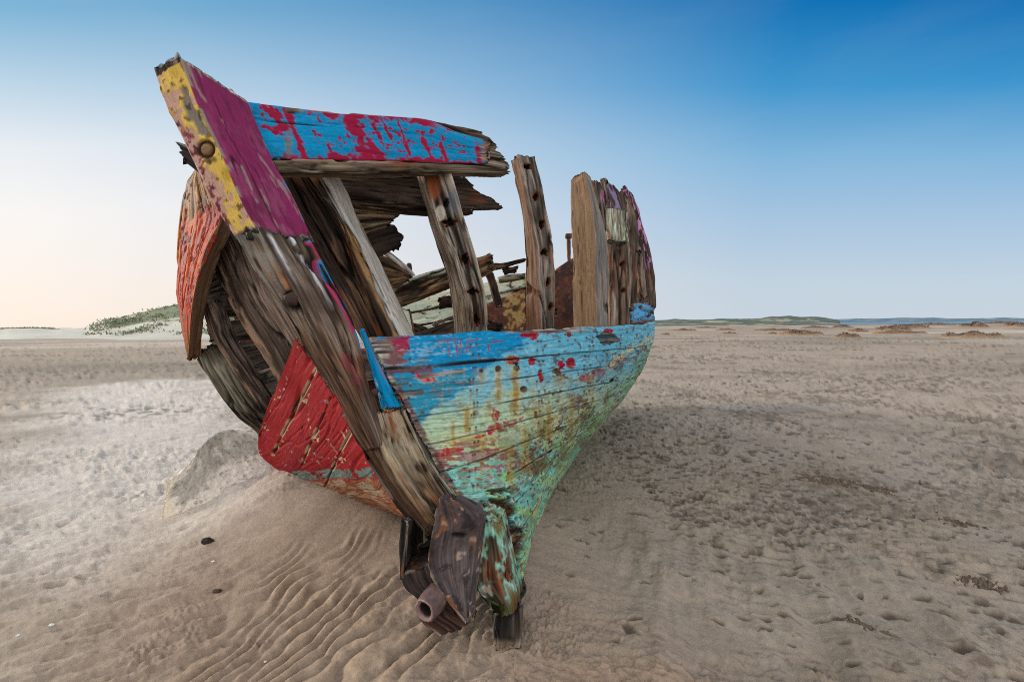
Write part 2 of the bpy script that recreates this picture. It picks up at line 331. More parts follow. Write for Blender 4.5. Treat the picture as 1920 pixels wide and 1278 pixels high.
def build_ground():
    inv = np.linspace(1/.55, 1/55, 1000); r = np.r_[.05, .25, 1/inv]; r = np.r_[r, np.geomspace(56, 9000, 90)]
    ang = np.r_[np.linspace(-180, -58, 60)[:-1], np.linspace(-58, 58, 1050), np.linspace(58, 180, 60)[1:-1]]
    A = np.radians(ang); na, nr = len(A), len(r)
    R, T = np.meshgrid(r, A, indexing='ij'); x = (R*np.sin(T)).ravel(); y = (R*np.cos(T)).ravel()
    z = ground_z(x, y)
    i, j = np.meshgrid(np.arange(nr-1), np.arange(na), indexing='ij'); j2 = (j+1) % na
    q = np.stack([i*na+j, (i+1)*na+j, (i+1)*na+j2, i*na+j2], -1).reshape(-1, 4)[:, ::-1]
    # single prints and scuffs pressed into the flat
    Z2 = z.reshape(nr, na); X2 = x.reshape(nr, na); Y2 = y.reshape(nr, na); PR = np.zeros((nr, na), np.float32); r_ = np.random.default_rng(17)
    for k in range(2500):
        if k < 1000: px_, py_ = 1.1+abs(r_.normal(0, 1.3)), 4.6+r_.normal(0, 1.7)
        elif k < 1800: px_, py_ = r_.uniform(.15, 9), r_.uniform(1.5, 12)
        else: px_, py_ = r_.uniform(-9, -.6), r_.uniform(1.3, 9)
        if px_ < 0 and (np.hypot(px_+1.1, py_-2.8) < .75 or r_.random() < .35): continue
        if py_ < 1.2: continue
        a = r_.normal(-.35 if px_ > 0 else .4, .35); la = r_.uniform(.018, .06)*(1.5 if r_.random() < .12 else 1); lb = la*r_.uniform(.3, .6); dp = r_.uniform(.009, .024)
        rc = math.hypot(px_, py_); th_ = math.atan2(px_, py_); e = la*2.4; i0, i1 = np.searchsorted(r, rc-e), np.searchsorted(r, rc+e); j0, j1 = np.searchsorted(A, th_-e/rc), np.searchsorted(A, th_+e/rc)
        if i1 <= i0 or j1 <= j0: continue
        dx, dy = X2[i0:i1, j0:j1]-px_, Y2[i0:i1, j0:j1]-py_; u = (dx*math.cos(a)+dy*math.sin(a))/la; v = (-dx*math.sin(a)+dy*math.cos(a))/lb
        q_ = np.sqrt(u*u+v*v)*(1+.35*n2(X2[i0:i1, j0:j1]*22, Y2[i0:i1, j0:j1]*22, k % 7)); pit = sm(q_, 1.1, .45); rim = np.exp(-((q_-1.35)/.3)**2)
        Z2[i0:i1, j0:j1] += -dp*pit+.28*dp*rim; PR[i0:i1, j0:j1] = np.maximum(PR[i0:i1, j0:j1], pit)
    z = Z2.ravel()
    rr = np.hypot(x, y)
    b = fb2(x*.9, y*.9, 3, 101); f = fb2(x*7, y*9, 3, 105); big = fb2(x*.06+3, y*.12, 3, 109)
    col = np.broadcast_to(srgb(170, 154, 136), (len(x), 3)).astype(np.float32).copy()
    col = mixc(col, srgb(142, 127, 110), sm(b+.4*f, -.1, .7)*.7)
    pd, _ = dline(x, y, [(-3.0, 3.9), (-5.2, 6.6), (-9.0, 11.0)]); pale = sm(pd/2.1+.25*b+.15*fb2(al_(x, y)[0]*.8, al_(x, y)[1]*3, 3, 151), 1.15, .2)
    col = mixc(col, srgb(212, 202, 189), pale*.9)
    col = mixc(col, srgb(150, 138, 120), sm(x, -1, -5)*sm(y, 8.5, 13)*(1-pale)*.6)
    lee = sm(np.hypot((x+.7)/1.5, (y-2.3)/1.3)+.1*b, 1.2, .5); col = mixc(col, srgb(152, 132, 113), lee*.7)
    right_dark = sm(np.hypot((x-1.6)/2.0, (y-4.6)/2.6)+.25*b, 1.15, .55); col = mixc(col, srgb(146, 134, 119), right_dark*.6)  # broad darker patch in the sand to the right of the hull
    wet = sm(np.hypot((x-4.3-.25*(y-7.5))/1.6, (y-7.6)/.55)+.45*b+.2*f, 1.2, .3); col = mixc(col, srgb(126, 124, 122), wet*.6)
    rust = sm(np.hypot((x-.5)/.7, (y-1.65)/.3)+.3*b, 1.1, .4); col = mixc(col, srgb(170, 136, 110), rust*.35)
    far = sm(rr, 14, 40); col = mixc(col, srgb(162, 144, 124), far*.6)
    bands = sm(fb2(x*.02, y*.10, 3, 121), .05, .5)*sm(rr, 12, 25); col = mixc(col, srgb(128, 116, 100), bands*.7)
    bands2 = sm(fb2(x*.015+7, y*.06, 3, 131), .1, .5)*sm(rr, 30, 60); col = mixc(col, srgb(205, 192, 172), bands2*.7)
    pepper = sm(fb2(al_(x, y)[0]*9, al_(x, y)[1]*24, 3, 141)+.6*dens_(x, y), .26, .46)*sm(x, .2, 1.0)*sm(rr, 26, 8); col = mixc(col, srgb(74, 62, 50), pepper*.45)
    pepper2 = sm(fb2(x*3, y*8, 3, 145)+.4*fb2(x*.3, y*.5, 2, 146), .10, .42)*sm(rr, 6, 10)*sm(rr, 90, 40); col = mixc(col, srgb(92, 78, 63), pepper2*.6*sm(fb2(x*.16+9, y*.3, 3, 147), -.2, .25))
    # crest and trough grain tones, exaggerated in colour for the ripples' light and shade
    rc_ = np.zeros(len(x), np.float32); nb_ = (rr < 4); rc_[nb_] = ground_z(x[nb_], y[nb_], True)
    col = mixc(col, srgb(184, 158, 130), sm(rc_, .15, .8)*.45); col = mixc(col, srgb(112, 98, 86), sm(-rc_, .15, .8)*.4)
    col = mixc(col, srgb(74, 64, 54), PR.ravel()*.8*sm(x, -1, .5))  # print hollows darkened in the sand colour as painted shade, weaker on the left
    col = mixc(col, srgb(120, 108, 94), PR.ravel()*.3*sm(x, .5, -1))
    col = col*(1+.12*f)[:, None]
    co = np.stack([x, y, z], 1)
    m = bpy.data.materials.new('beach_sand'); m.use_nodes = True; nt = m.node_tree; N = nt.nodes; L = nt.links
    bs = N['Principled BSDF']; bs.inputs['Roughness'].default_value = .92; bs.inputs['Specular IOR Level'].default_value = .2
    ca = N.new('ShaderNodeAttribute'); ca.attribute_name = 'Col'; ga = N.new('ShaderNodeAttribute'); ga.attribute_name = 'grain'
    gn = N.new('ShaderNodeTexNoise'); gn.inputs['Scale'].default_value = 330; gn.inputs['Detail'].default_value = 3; L.new(ga.outputs['Vector'], gn.inputs['Vector'])
    gm = N.new('ShaderNodeTexNoise'); gm.inputs['Scale'].default_value = 38; gm.inputs['Detail'].default_value = 6; gm.inputs['Roughness'].default_value = .7; L.new(ga.outputs['Vector'], gm.inputs['Vector'])
    ml = N.new('ShaderNodeMath'); ml.operation = 'MULTIPLY_ADD'; L.new(gm.outputs['Fac'], ml.inputs[0]); ml.inputs[1].default_value = 1.2; L.new(gn.outputs['Fac'], ml.inputs[2])
    mr = N.new('ShaderNodeMapRange'); mr.inputs[1].default_value = .7; mr.inputs[2].default_value = 1.5; mr.inputs[3].default_value = .74; mr.inputs[4].default_value = 1.26; L.new(ml.outputs[0], mr.inputs[0])
    vm = N.new('ShaderNodeVectorMath'); vm.operation = 'SCALE'; L.new(ca.outputs['Color'], vm.inputs[0]); L.new(mr.outputs[0], vm.inputs['Scale']); L.new(vm.outputs[0], bs.inputs['Base Color'])
    bp = N.new('ShaderNodeBump'); bp.inputs['Strength'].default_value = .5; bp.inputs['Distance'].default_value = .010; g3 = N.new('ShaderNodeTexNoise'); g3.inputs['Scale'].default_value = 11; g3.inputs['Detail'].default_value = 8; g3.inputs['Roughness'].default_value = .72; g3.inputs['Distortion'].default_value = .6; L.new(ga.outputs['Vector'], g3.inputs['Vector'])
    mh = N.new('ShaderNodeMath'); mh.operation = 'MULTIPLY_ADD'; L.new(g3.outputs['Fac'], mh.inputs[0]); mh.inputs[1].default_value = 2.4; L.new(ml.outputs[0], mh.inputs[2]); L.new(mh.outputs[0], bp.inputs['Height']); L.new(bp.outputs[0], bs.inputs['Normal'])
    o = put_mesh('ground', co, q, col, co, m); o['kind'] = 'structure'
def al_(x, y): return np.where(x < 0, x*.9+y*.43, x*.9-y*.43), np.where(x < 0, -x*.43+y*.9, x*.43+y*.9)
def dens_(x, y): return fb2(x*.7, y*.7, 2, 37)
build_ground()

def tag(o, label, cat, group=None):
    o['label'] = label; o['category'] = cat
    if group: o['group'] = group
    return o
def empty(name, loc):
    o = bpy.data.objects.new(name, None); COLL.objects.link(o); o.location = loc; o.empty_display_size = .1
    o['_o'] = [float(v) for v in loc]; return o

# ------------------------------------------------------------------ the wreck
boat = empty('wrecked_boat', (0.0, 2.05, gz(0, 2.05)))
tag(boat, 'derelict wooden fishing boat with peeling blue, turquoise and magenta paint leaning on the sand', 'boat')

BLUE = srgb(0, 138, 190); LBLUE = srgb(98, 178, 204); MAG = srgb(136, 44, 90); CRIM = srgb(152, 24, 62); YEL = srgb(222, 188, 92); RED = srgb(158, 36, 40)
TURQ = srgb(108, 190, 178); PGREEN = srgb(174, 200, 168); OLIVE = srgb(128, 140, 62); ORANGE = srgb(172, 60, 10); CREAM = srgb(220, 222, 196); OCHRE = srgb(196, 176, 84)

# --- stem head
def p_head(x):
    col, disp = wood(11, base=GREY, k2=.3)(x)
    n1 = fb3(x.g*22, x.s*22, x.t*22, 3, 61); nb = fb3(x.g*6, x.s*8, x.t*8, 3, 65)
    side = x.right; fr = x.front; topw = sm(x.g+.02*nb, .045, .03)
    endk = x.L-x.g
    # yellow over mauve on the front face
    y = np.broadcast_to(srgb(196, 160, 142), col.shape); n9 = fb3(x.g*48, x.s*55, x.t*48, 3, 63); y = mixc(np.array(y), srgb(150, 62, 96), sm(n9+.5*n1, .0, .25)); y = mixc(y, YEL, sm(nb*.9+.5*n1+.6*n9+.30*(x.b-.4), -.06, .1)); y = mixc(y, srgb(84, 40, 44), sm(n9*1.1-.4*nb, .38, .55)*.8)
    y = mixc(y, srgb(176, 140, 40), sm(nb, .5, .8)*.6)
    ag, _ = dline(x.px, x.py, [(345, 170), (360, 215), (378, 245)]); wd = sm(ag/ (6+6*n1), 1.5, .9)
    y = mixc(y, GREY*.6, wd)
    dk = sm(n1+.2*nb, .55, .8); y = mixc(y, DARK, dk*.7)
    pm = (1-topw)*sm(endk+.03*n1, .015, .035)
    col = np.where((fr & (pm > .5))[:, None], y, col); disp = np.where(fr, .0015*sm(nb+.4*n1, -.05, .2)-.010*wd+.0015*n1, disp)
    # magenta side
    mg = np.broadcast_to(MAG, col.shape)*(1+.10*fb3(x.g*3, x.t*40, 1, 3, 71)+.08*nb)[:, None]
    mg = mixc(mg, srgb(152, 82, 112), sm(nb+.6*n1, .0, .6)*.4); mg = mixc(mg, srgb(84, 34, 58), sm(fb3(x.g*10, x.t*60, 2, 3, 79), .15, .6)*.55); mg = mixc(mg, GREY*.75, sm(x.e, .016, .003)*sm(n1+.3*nb, .05, .3))
    cr1 = np.abs(x.t/x.T-(.30+.10*x.a+.015*n2(x.g*12, 3, 5))); ck = sm(cr1, .014, .006)*sm(x.a, .1, .2)
    cr2 = 1-np.abs(n3(x.g*1.6, x.t*20, 1, 75)); ck2 = sm(cr2, .95, .99)*sm(n2(x.g*3, x.t*8, 76), .1, .4)
    mg = mixc(mg, DARK*.6, np.clip(ck+ck2, 0, 1)*.85); sc = sm(fb3(x.g*9, x.t*45, 1, 3, 78), .55, .75); mg = mixc(mg, GREY*.8, sc*.7)
    bl = sm(n1, .55, .75)*sm(np.abs(x.t/x.T-.97), .05, .02); mg = mixc(mg, BLUE, bl)
    pm2 = sm(endk+.025*nb+.02*n1, .012, .028)*sm(x.g-.01, .0, .012)
    ok = side & (pm2 > .5); col = np.where(ok[:, None], mg, col); disp = np.where(side, -.007*np.clip(ck+.6*ck2, 0, 1)+.0012*nb-.001*sc, disp)
    rc = ~(side | fr); col = np.where((rc & (x.g < .01))[:, None], srgb(120, 132, 138)*(1+.3*n1)[:, None], col)
    hr = np.hypot(x.px-385, x.py-280); ring = sm(np.abs(hr-14), 6, 2)*fr; col = mixc(col, srgb(58, 34, 26), ring); col = mixc(col, srgb(120, 92, 70), sm(hr, 12, 9)*fr*.8); disp = disp-.010*ring
    col = mixc(col, srgb(40, 44, 30), sm(endk+.02*nb, .03, .012)*.8)
    return col, disp
stem_head = beam('stem_head', [(286,128,1.80),(313,205,1.81),(340,256,1.83),(369,320,1.85),(404,391,1.88),(443,450,1.90)],
     [(336,104,1.76),(382,221,1.79),(420,298,1.81),(452,375,1.84),(483,434,1.86)],
     [(465,189,2.0),(513,301,2.03),(549,365,2.05),(592,456,2.08)], step=.0055, rag=(.012, .02), paint=p_head, mat=M_PAINT, parent=boat, rnd=.008, seed=11)

def e_stem(x, col, disp):
    n1 = fb3(x.g*14, x.s*30, x.t*30, 3, 83)
    side = x.right; top = sm(x.a+.03*n1, .10, .0)
    col = mixc(col, srgb(52, 50, 34), top*.8)
    fr = x.front; gw = sm(x.a, .42, .05)*fr; col = mixc(col, srgb(150, 148, 142)*1.0, gw*.55*sm(n1, -.3, .3))
    col = mixc(col, srgb(176, 104, 44), sm(np.hypot((x.px-545)/16, (x.py-515)/40), 1.1, .5)*fr*.8)
    dark = srgb(74, 54, 44)
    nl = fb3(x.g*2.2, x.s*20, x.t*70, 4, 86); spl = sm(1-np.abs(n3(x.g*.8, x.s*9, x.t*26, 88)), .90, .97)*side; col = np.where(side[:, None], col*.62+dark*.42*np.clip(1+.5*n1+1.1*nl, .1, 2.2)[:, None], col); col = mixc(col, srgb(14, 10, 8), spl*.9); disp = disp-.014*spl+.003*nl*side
    tt = x.t/x.T
    pa = sm(np.abs(tt-.56-.20*x.a+.02*n1), .055, .03)*sm(x.a+.06*n1, .36, .2)*sm(n1, .5, .2); pb = sm(np.abs(tt-.14-.1*x.a+.02*n1), .045, .02)*sm(x.a+.06*n1, .26, .12)*sm(n1, .5, .2)*sm(x.a, .0, .04)
    col = mixc(col, srgb(206, 208, 212), np.clip(pa+pb, 0, 1)*side)
    edge = side & (tt > .80)
    rp = sm(tt+.03*n1, .76, .79)*side*sm(n1, -.45, -.2)*sm(x.a, .62, .55); col = mixc(col, srgb(170, 50, 92), rp); bp = sm(tt+.03*n1, .82, .85)*side*sm(n2(x.g*7, 2.3, 5)+.35, -.1, .1)*sm(x.a, .6, .5); col = mixc(col, BLUE, bp)
    pk = sm(np.hypot((x.px-700)/30, (x.py-690)/26), 1, .6)*side*sm(tt, .5, .6)*0; col = mixc(col, srgb(170, 60, 78), pk)
    pk = .3*sm(np.abs(x.a-.62)/.09+1.2*n1, 1, .6)*side*sm(np.abs(tt-.42)/.16+.3*n1, 1, .7); col = mixc(col, srgb(168, 62, 80), pk)
    disp = disp+.006*fb3(x.g*4, x.s*12, x.t*12, 2, 85)
    hr = np.hypot(x.px-552, x.py-562)/22; disp = disp-.03*sm(hr, 1.0, .6)*fr; col = mixc(col, srgb(28, 18, 16), sm(hr, 1.3, .8)*fr*.9)
    return col, disp
stem = beam('stem_post', [(438,440,1.90),(480,520,1.93),(530,590,1.95),(575,665,1.98),(610,720,2.0),(650,790,2.02),(688,848,2.05)],
     [(485,428,1.86),(545,540,1.90),(600,640,1.94),(650,730,1.97),(706,842,2.0)],
     [(590,452,2.08),(640,545,2.1),(676,625,2.12),(700,720,2.13),(723,826,2.13)], step=.0055, rag=(.0, .02), paint=wood(21, base=srgb(140,124,108), second=srgb(104,72,50), rust=.52, k3=.25, extra=e_stem), parent=boat, rnd=.014, seed=21)
def e_low(x, col, disp):
    n1 = fb3(x.g*10, x.s*25, x.t*25, 3, 87)
    col = np.where(x.front[:, None], mixc(col, srgb(66, 44, 32), np.full(len(col), .7)), col)
    pl = sm(x.a, .75, .2)*x.right*sm(n1, -.4, .2); col = mixc(col, srgb(186, 174, 150), pl*.6)
    col = mixc(col, srgb(150, 118, 62), sm(n1, .2, .6)*x.right*.35)
    return col, disp+.006*n1
beam('lower_stem', [(640,775,2.16),(674,846,2.15),(708,910,2.13),(739,958,2.12),(785,1010,2.1)], [(694,778,2.09),(715,848,2.07),(757,922,2.06),(808,990,2.05)],
     [(765,772,2.2),(800,850,2.2),(838,918,2.2),(868,955,2.2),(893,995,2.2)], step=.0055, rag=(0, .02), paint=wood(31, base=srgb(168,150,124), second=srgb(112,80,52), rust=.45, k3=.3, crack=1.3, rough=1.5, extra=e_low), parent=boat, rnd=.014, seed=31)
def p_strip(x):
    n1 = fb3(x.g*10, x.s*30, x.t*30, 3, 89)
    col, disp = wood(33, base=GREY)(x); m = sm(x.a+.05*n1, .98, .9)*sm(np.abs(x.b-.18+.03*n1)/.05, .7, 1.0)*sm(n1, .75, .6)
    col = mixc(col, BLUE, m); col = mixc(col, srgb(190, 60, 60), sm(x.e, .006, .001)*sm(n1, -.2, .1)*.8); col = mixc(col, srgb(210, 190, 170), sm(np.abs(x.b-.2), .05, .02)*.6)
    return col, disp
beam('rabbet_strip', [(676,618,2.17),(694,690,2.185),(714,760,2.19),(738,812,2.2)], [(681,618,2.19),(713,690,2.215),(744,752,2.225),(768,806,2.22)], thick=(-.01,.05,0), step=.006, rag=(.02,.13), ragf=40, paint=p_strip, mat=M_PAINT, parent=boat, rnd=.006, seed=33)
# slivers of the rabbet running down beside the planking
beam('rabbet_strip', [(740,770,2.235),(790,850,2.225),(845,930,2.215),(895,985,2.2)], [(762,786,2.25),(806,860,2.245),(858,935,2.235),(905,985,2.22)], thick=(.03,.10,0), step=.006, rag=(.02,.05), paint=wood(35, base=srgb(150,150,132), second=srgb(90,84,70), k3=.2), parent=boat, rnd=.006, seed=35)

# --- port side planking
def coons(Lc, Tc, Rc, Bc, nu, nv, bulge):
    l, r, t, b = curve(Lc, nv), curve(Rc, nv), curve(Tc, nu), curve(Bc, nu)
    u = np.linspace(0, 1, nu+1)[:, None, None]; v = np.linspace(0, 1, nv+1)[None, :, None]
    S = (1-v)*t[:, None]+v*b[:, None]+(1-u)*l[None]+u*r[None] - ((1-u)*(1-v)*t[0]+u*(1-v)*t[-1]+(1-u)*v*b[0]+u*v*b[-1])
    S[..., 2] += bulge*np.sin(np.pi*u[..., 0])*np.sin(np.pi*np.clip(v[..., 0], 0, 1))
    return S
def hull(name, S, thick, paint, mat, seed, ext=None, next_=0, nd=6, ragT=None):
    """S: sheet grid; ext: function giving extra columns beyond the last, so that the planking carries on round the turn"""
    P = unw(S); nu, nv = P.shape[0]-1, P.shape[1]-1; px, py = S[..., 0], S[..., 1]
    if ext is not None:
        E = ext(P, next_); P = np.concatenate([P, E], 0); px = np.concatenate([px, np.repeat(px[-1:], next_, 0)], 0); py = np.concatenate([py, np.repeat(py[-1:], next_, 0)], 0); nu += next_
    du = np.gradient(P, axis=0); dv = np.gradient(P, axis=1); n = np.cross(du, dv); n /= np.maximum(np.linalg.norm(n, axis=2), 1e-9)[..., None]
    cen = np.array([-.35, 4.6, 1.0]); sgn = np.sign(((P-cen)*n).sum()); n *= sgn
    Bk = P-n*thick
    I, J, K, q = lattice(nu, nv, nd); c = K/nd
    co = P[I, J]*(1-c)[:, None]+Bk[I, J]*c[:, None]
    gl = np.cumsum(np.r_[np.zeros((1, nv+1)), np.linalg.norm(np.diff(P, axis=0), axis=2)], 0); sl = np.cumsum(np.c_[np.zeros((nu+1, 1)), np.linalg.norm(np.diff(P, axis=1), axis=2)], 1)
    x = Ctx(); x.g = gl[I, J]; x.s = sl[I, J]; x.t = c*thick; x.g0 = 0; x.g1 = gl[-1, J]; x.S = sl[I, -1]; x.T = thick
    x.a, x.b, x.c = I/nu, J/nv, c; x.px, x.py = px[I, J], py[I, J]; x.front = K == 0; x.back = K == nd; x.seed = seed; x.u0 = I; x.v = J/nv
    return finish(name, x, co, q, paint, mat, boat, .006)
LETTERS = [[(824,638),(847,637)],[(838,638),(843,668)],[(852,634),(857,666)],[(862,640),(864,664)],[(854,652),(864,652)],[(872,664),(875,640),(894,637)],[(874,652),(881,651)],[(918,642),(943,639)],[(914,648),(917,660)]]
def p_port(x):
    px, py, g, s = x.px, x.py, x.g, x.s
    col, disp = wood(41, base=GREY, second=BROWN, k3=.4)(x)
    wood_c = col.copy()
    n1 = fb3(g*9, s*26, 1, 3, 401); n2_ = fb3(g*28, s*60, 1, 3, 405); nb = fb3(g*3, s*6, 1, 3, 409); ns = fb3(g*5, s*60, 1, 3, 413); nf = fb3(g*60, s*90, 1, 2, 417)
    ny = fb2(px/42, py/30, 3, 421)
    lower = sm(py+24*ny+.09*(px-900), 705, 790)                       # pale sky blue fades into pale green
    paint = np.broadcast_to(LBLUE, col.shape)*1.0
    paint = mixc(paint, PGREEN, lower)
    paint = mixc(paint, OCHRE*1.05, sm(nb+.6*n1+.3*lower, .35, .9)*lower*.5)
    # fresher deep blue at the fore end
    bl, al = dline(px, py, [(1000,630),(955,668),(905,705),(860,735),(816,770),(790,800)])
    side = (px-900)*.52+(py-705)*.85 + 0*px
    lineX = np.interp(py, [600,632,668,705,735,770,800], [1010,997,950,905,862,816,788])
    deep = sm(lineX-px+9*ny+10*n1+8*n2_+7*ns, -6, 10)*sm(py+6*ny, 800, 785)
    paint = mixc(paint, BLUE, deep); paint = mixc(paint, srgb(60, 140, 140), deep*sm(py+20*ny, 690, 715)*.45)
    # turquoise worn bottom with red flecks
    bot = sm(py+.25*(px-880)+22*ny, 838, 885)
    bt = mixc(np.broadcast_to(TURQ, col.shape)*1.0, srgb(170, 214, 214), sm(n2_, .05, .5)*.7)
    bt = mixc(bt, srgb(148, 190, 112), sm(fb2(px/70, py/45, 2, 431)+.004*(px-960), .0, .6)*.75)
    bt = mixc(bt, OCHRE, sm(ns+.5*nb, .30, .75)*sm(px, 930, 1010)*.5)
    paint = mixc(paint, bt, bot)
    rb = sm(np.abs(py-.0*px-(860+.0*(px-900))+.35*(px-900))/70, 1.1, .4)*sm(px, 1085, 1000)
    fl = sm(ns*1.0+n2_*.9+nb*.4-.5*(1-rb), .02, .18)*rb*sm(py, 805, 845); paint = mixc(paint, srgb(150, 52, 72), fl*.85); fl2 = sm(n3(g*34, s*80, 1, 443)+.6*ns, .35, .6)*bot; paint = mixc(paint, srgb(206, 214, 206), fl2*.22)
    rdline, ra = dline(px, py, [(978,784),(945,793),(912,812),(880,824),(848,838),(818,862)]); rr = sm(rdline+9*n1+5*n2_, 9, 5)*sm(fb2(px/14, py/14, 2, 441), -.45, -.1); paint = mixc(paint, srgb(170, 42, 58), rr)
    # bare grey-brown and olive weather at the turn
    right = sm(px+.55*(py-680)+26*ny, 1120, 1190)*sm(py, 622, 655)
    paint = mixc(paint, srgb(120, 150, 84), right*sm(nb+.4*n1, -.2, .35)*.75); paint = mixc(paint, TURQ, right*sm(ns, .1, .4)*.6)
    for pts, w, c_, st in (([(1210,655),(1165,680),(1123,690),(1090,705)], 7, srgb(96, 50, 40), .85), ([(1180,665),(1120,700),(1085,713)], 6, srgb(160, 52, 60), .7), ([(1224,632),(1190,650),(1160,672),(1140,690)], 5, srgb(214, 190, 140), .85),
                           ([(1105,775),(1060,800),(1028,818)], 13, srgb(34, 34, 26), .85), ([(1030,795),(1008,832),(996,862)], 12, srgb(40, 36, 26), .85), ([(1085,752),(1045,795)], 13, srgb(104, 62, 38), .8), ([(1150,735),(1130,752)], 5, srgb(92, 52, 36), .8),
                           ([(1100,826),(1040,862),(985,885),(955,920)], 13, srgb(86, 56, 30), .8), ([(1060,870),(1020,925),(1000,960)], 5, srgb(206, 186, 84), .8), ([(1130,800),(1085,852),(1035,920),(1000,1010),(985,1070)], 6, srgb(196, 186, 90), .8),
                           ([(1010,790),(975,815),(955,845)], 24, srgb(120, 116, 52), .6), ([(962,920),(945,940)], 8, srgb(42, 34, 28), .9)):
        d, al = dline(px, py, pts); paint = mixc(paint, c_, sm(d+1.5*w*n1+1.3*w*n2_+.7*w*ns, w*1.1, w*.3)*min(1, st*1.15)*(.65+.35*sm(ns+n2_, -.4, .3)))
    # red scabs
    for cx, cy, rx, ry in ((962,674,15,8),(999,677,7,7),(1014,705,5,12),(1055,684,7,9),(1073,680,8.5,10.5),(930,777,8,11),(1000,629,9,8),(1066,627,4,7),(985,628,12,4),(1028,622,10,3),(1140,620,9,4),(866,668,0.1,.1)):
        r_ = np.hypot((px-cx)/rx, (py-cy)/ry)+.28*n2(px/5, py/5, 451); m = sm(r_, 1.08, .92); paint = mixc(paint, srgb(158, 14, 40), m); disp = disp-.0015*m
    # rust runs and bolt heads
    for cx, y0, y1, w, k in ((935,690,752,6,.8),(967,688,770,7,.85),(876,765,812,6,.85),(904,692,716,7,.6),(917,752,772,5,.7),(968,735,765,6,.8),(1000,728,740,3,.6),(955,668,690,6,.3),(1008,752,790,8,.5),(1052,700,720,12,.6),(985,800,872,5,.6),(1030,762,826,5,.6),(905,826,884,4,.6),(1072,738,796,5,.55),(850,790,838,4,.6),(958,840,905,5,.55),(1110,705,752,5,.5)):
        xx = np.abs(px-cx-2*n2(py/12, cx, 455))/w; m = sm(xx, 1.2, .3)*sm(py, y0-4, y0+3)*sm(py, y1+14, y1-12); paint = mixc(paint, srgb(140, 92, 34), m*k); m2 = sm(xx, 2.6, .8)*sm(py, y0-6, y0)*sm(py, y1+40, y1-10); paint = mixc(paint, OCHRE, m2*k*.4)
    for cx, cy, r in ((936,690,6),(970,689,7),(982,730,7),(904,694,4),(1046,697,8)):
        r_ = np.hypot(px-cx, py-cy)/r+.2*n1; m = sm(r_, 1.1, .85); paint = mixc(paint, srgb(70, 52, 42), m); disp = disp-.006*m
    for cx, cy, r in ((805,660,4),(797,676,4),(792,772,4),(893,774,6),(1048,640,3),(1022,648,3),(1085,645,3.5),(1060,627,2.5)):
        m = sm(np.hypot(px-cx, py-cy)/r+.25*n1, 1.2, .7); paint = mixc(paint, srgb(84, 78, 50), m*.85)
    # bare patches
    bare = sm(np.hypot((px-730)/26, (py-660)/40)+.22*n1+.1*n2_, 1.15, .95)
    paint = mixc(paint, srgb(118, 84, 84), sm(np.hypot((px-738)/26, (py-652)/30)+.35*n1+.2*n2_, 1.15, .9)); paint = mixc(paint, srgb(150, 44, 74), sm(np.hypot((px-752)/14, (py-645)/20)+.6*n1+.4*n2_, 1.1, .8))
    bare = np.maximum(sm(706+.35*(py-630)+8*n1-px, -4, 3), sm(np.hypot((px-722)/14, (py-655)/24)+.4*n1+.3*n2_, 1, .6)*.6)
    bare = np.maximum(bare, sm(np.hypot((px-1140)/19, (py-634)/12)+.35*n1, 1.1, .9)*.9)
    bare = np.maximum(bare, sm(px+14*n1, 930, 960)*sm(py+3*n1-.0*px, 626.5, 623)*sm(px, 1130, 1060)*.9)
    d, al = dline(px, py, [(735,692),(775,694),(805,690)]); paint = mixc(paint, srgb(116, 52, 56), sm(d+5*n1, 9, 4)*.85)
    d, al = dline(px, py, [(790,705),(835,699),(868,695)]); bare = np.maximum(bare, sm(d+2.5*n2_, 5, 3)); d, _ = dline(px, py, [(782,703),(795,712),(812,711)]); paint = mixc(paint, srgb(190, 20, 40), sm(d, 5, 3))
    d, al = dline(px, py, [(762,738),(790,734)]); bare = np.maximum(bare, sm(d+2*n2_, 7, 4)*.8); d, _ = dline(px, py, [(745,722),(765,717)]); bare = np.maximum(bare, sm(d+3*n2_, 4, 2)*.7)
    edge = sm(px-np.interp(py, [690,755,815,880,945,1010], [722,758,790,826,868,905])+5*n1+3*n2_, 13, 7)*sm(py, 690, 710); paint = mixc(paint, srgb(96, 48, 50), edge*.85); bare = np.maximum(bare, edge*sm(n2_, .1, .4)*.8)
    # rotted forefoot
    # grime: drips, hair cracks, chalky wear
    drip = sm(n2(px/4.5, py/60, 471)+.5*n2(px/11, py/90, 472), .35, .85)*sm(py, 660, 720); paint = mixc(paint, OCHRE*.85, drip*.45*sm(px, 800, 850))
    grime = sm(fb2(px/26, py/16, 3, 473)+.5*ns, .05, .6); paint = mixc(paint, srgb(112, 124, 96), grime*.38*sm(py, 640, 720)*(.25+.75*sm(px+.7*(py-700), 900, 1040)))
    hair = sm(1-np.abs(n3(g*2.4, s*75, 1, 475)), .90, .97)*sm(n3(g*3, s*8, 1, 476), -.2, .4); paint = mixc(paint, srgb(70, 60, 54), hair*.55)
    chalk = sm(ns*.9+nf*.5, .25, .6); paint = mixc(paint, srgb(196, 214, 212), chalk*.22)
    scal = sm(n3(g*20, s*34, 1, 477)+.5*n2_, .62, .74)*sm(px+.6*(py-700), 900, 1060); paint = mixc(paint, srgb(88, 52, 44), scal*.75)
    tb, _ = dline(px, py, [(1105,840),(1060,900),(1025,960),(1000,1030),(985,1090)]); tm = sm(tb+14*n1+8*n2_+6*ns, 30, 12)*sm(ns+.6*n2_, -.45, .0); paint = mixc(paint, srgb(112, 196, 180), tm*.85); paint = mixc(paint, srgb(200, 190, 96), tm*sm(n3(g*8, s*50, 1, 483), .25, .6)*.7)
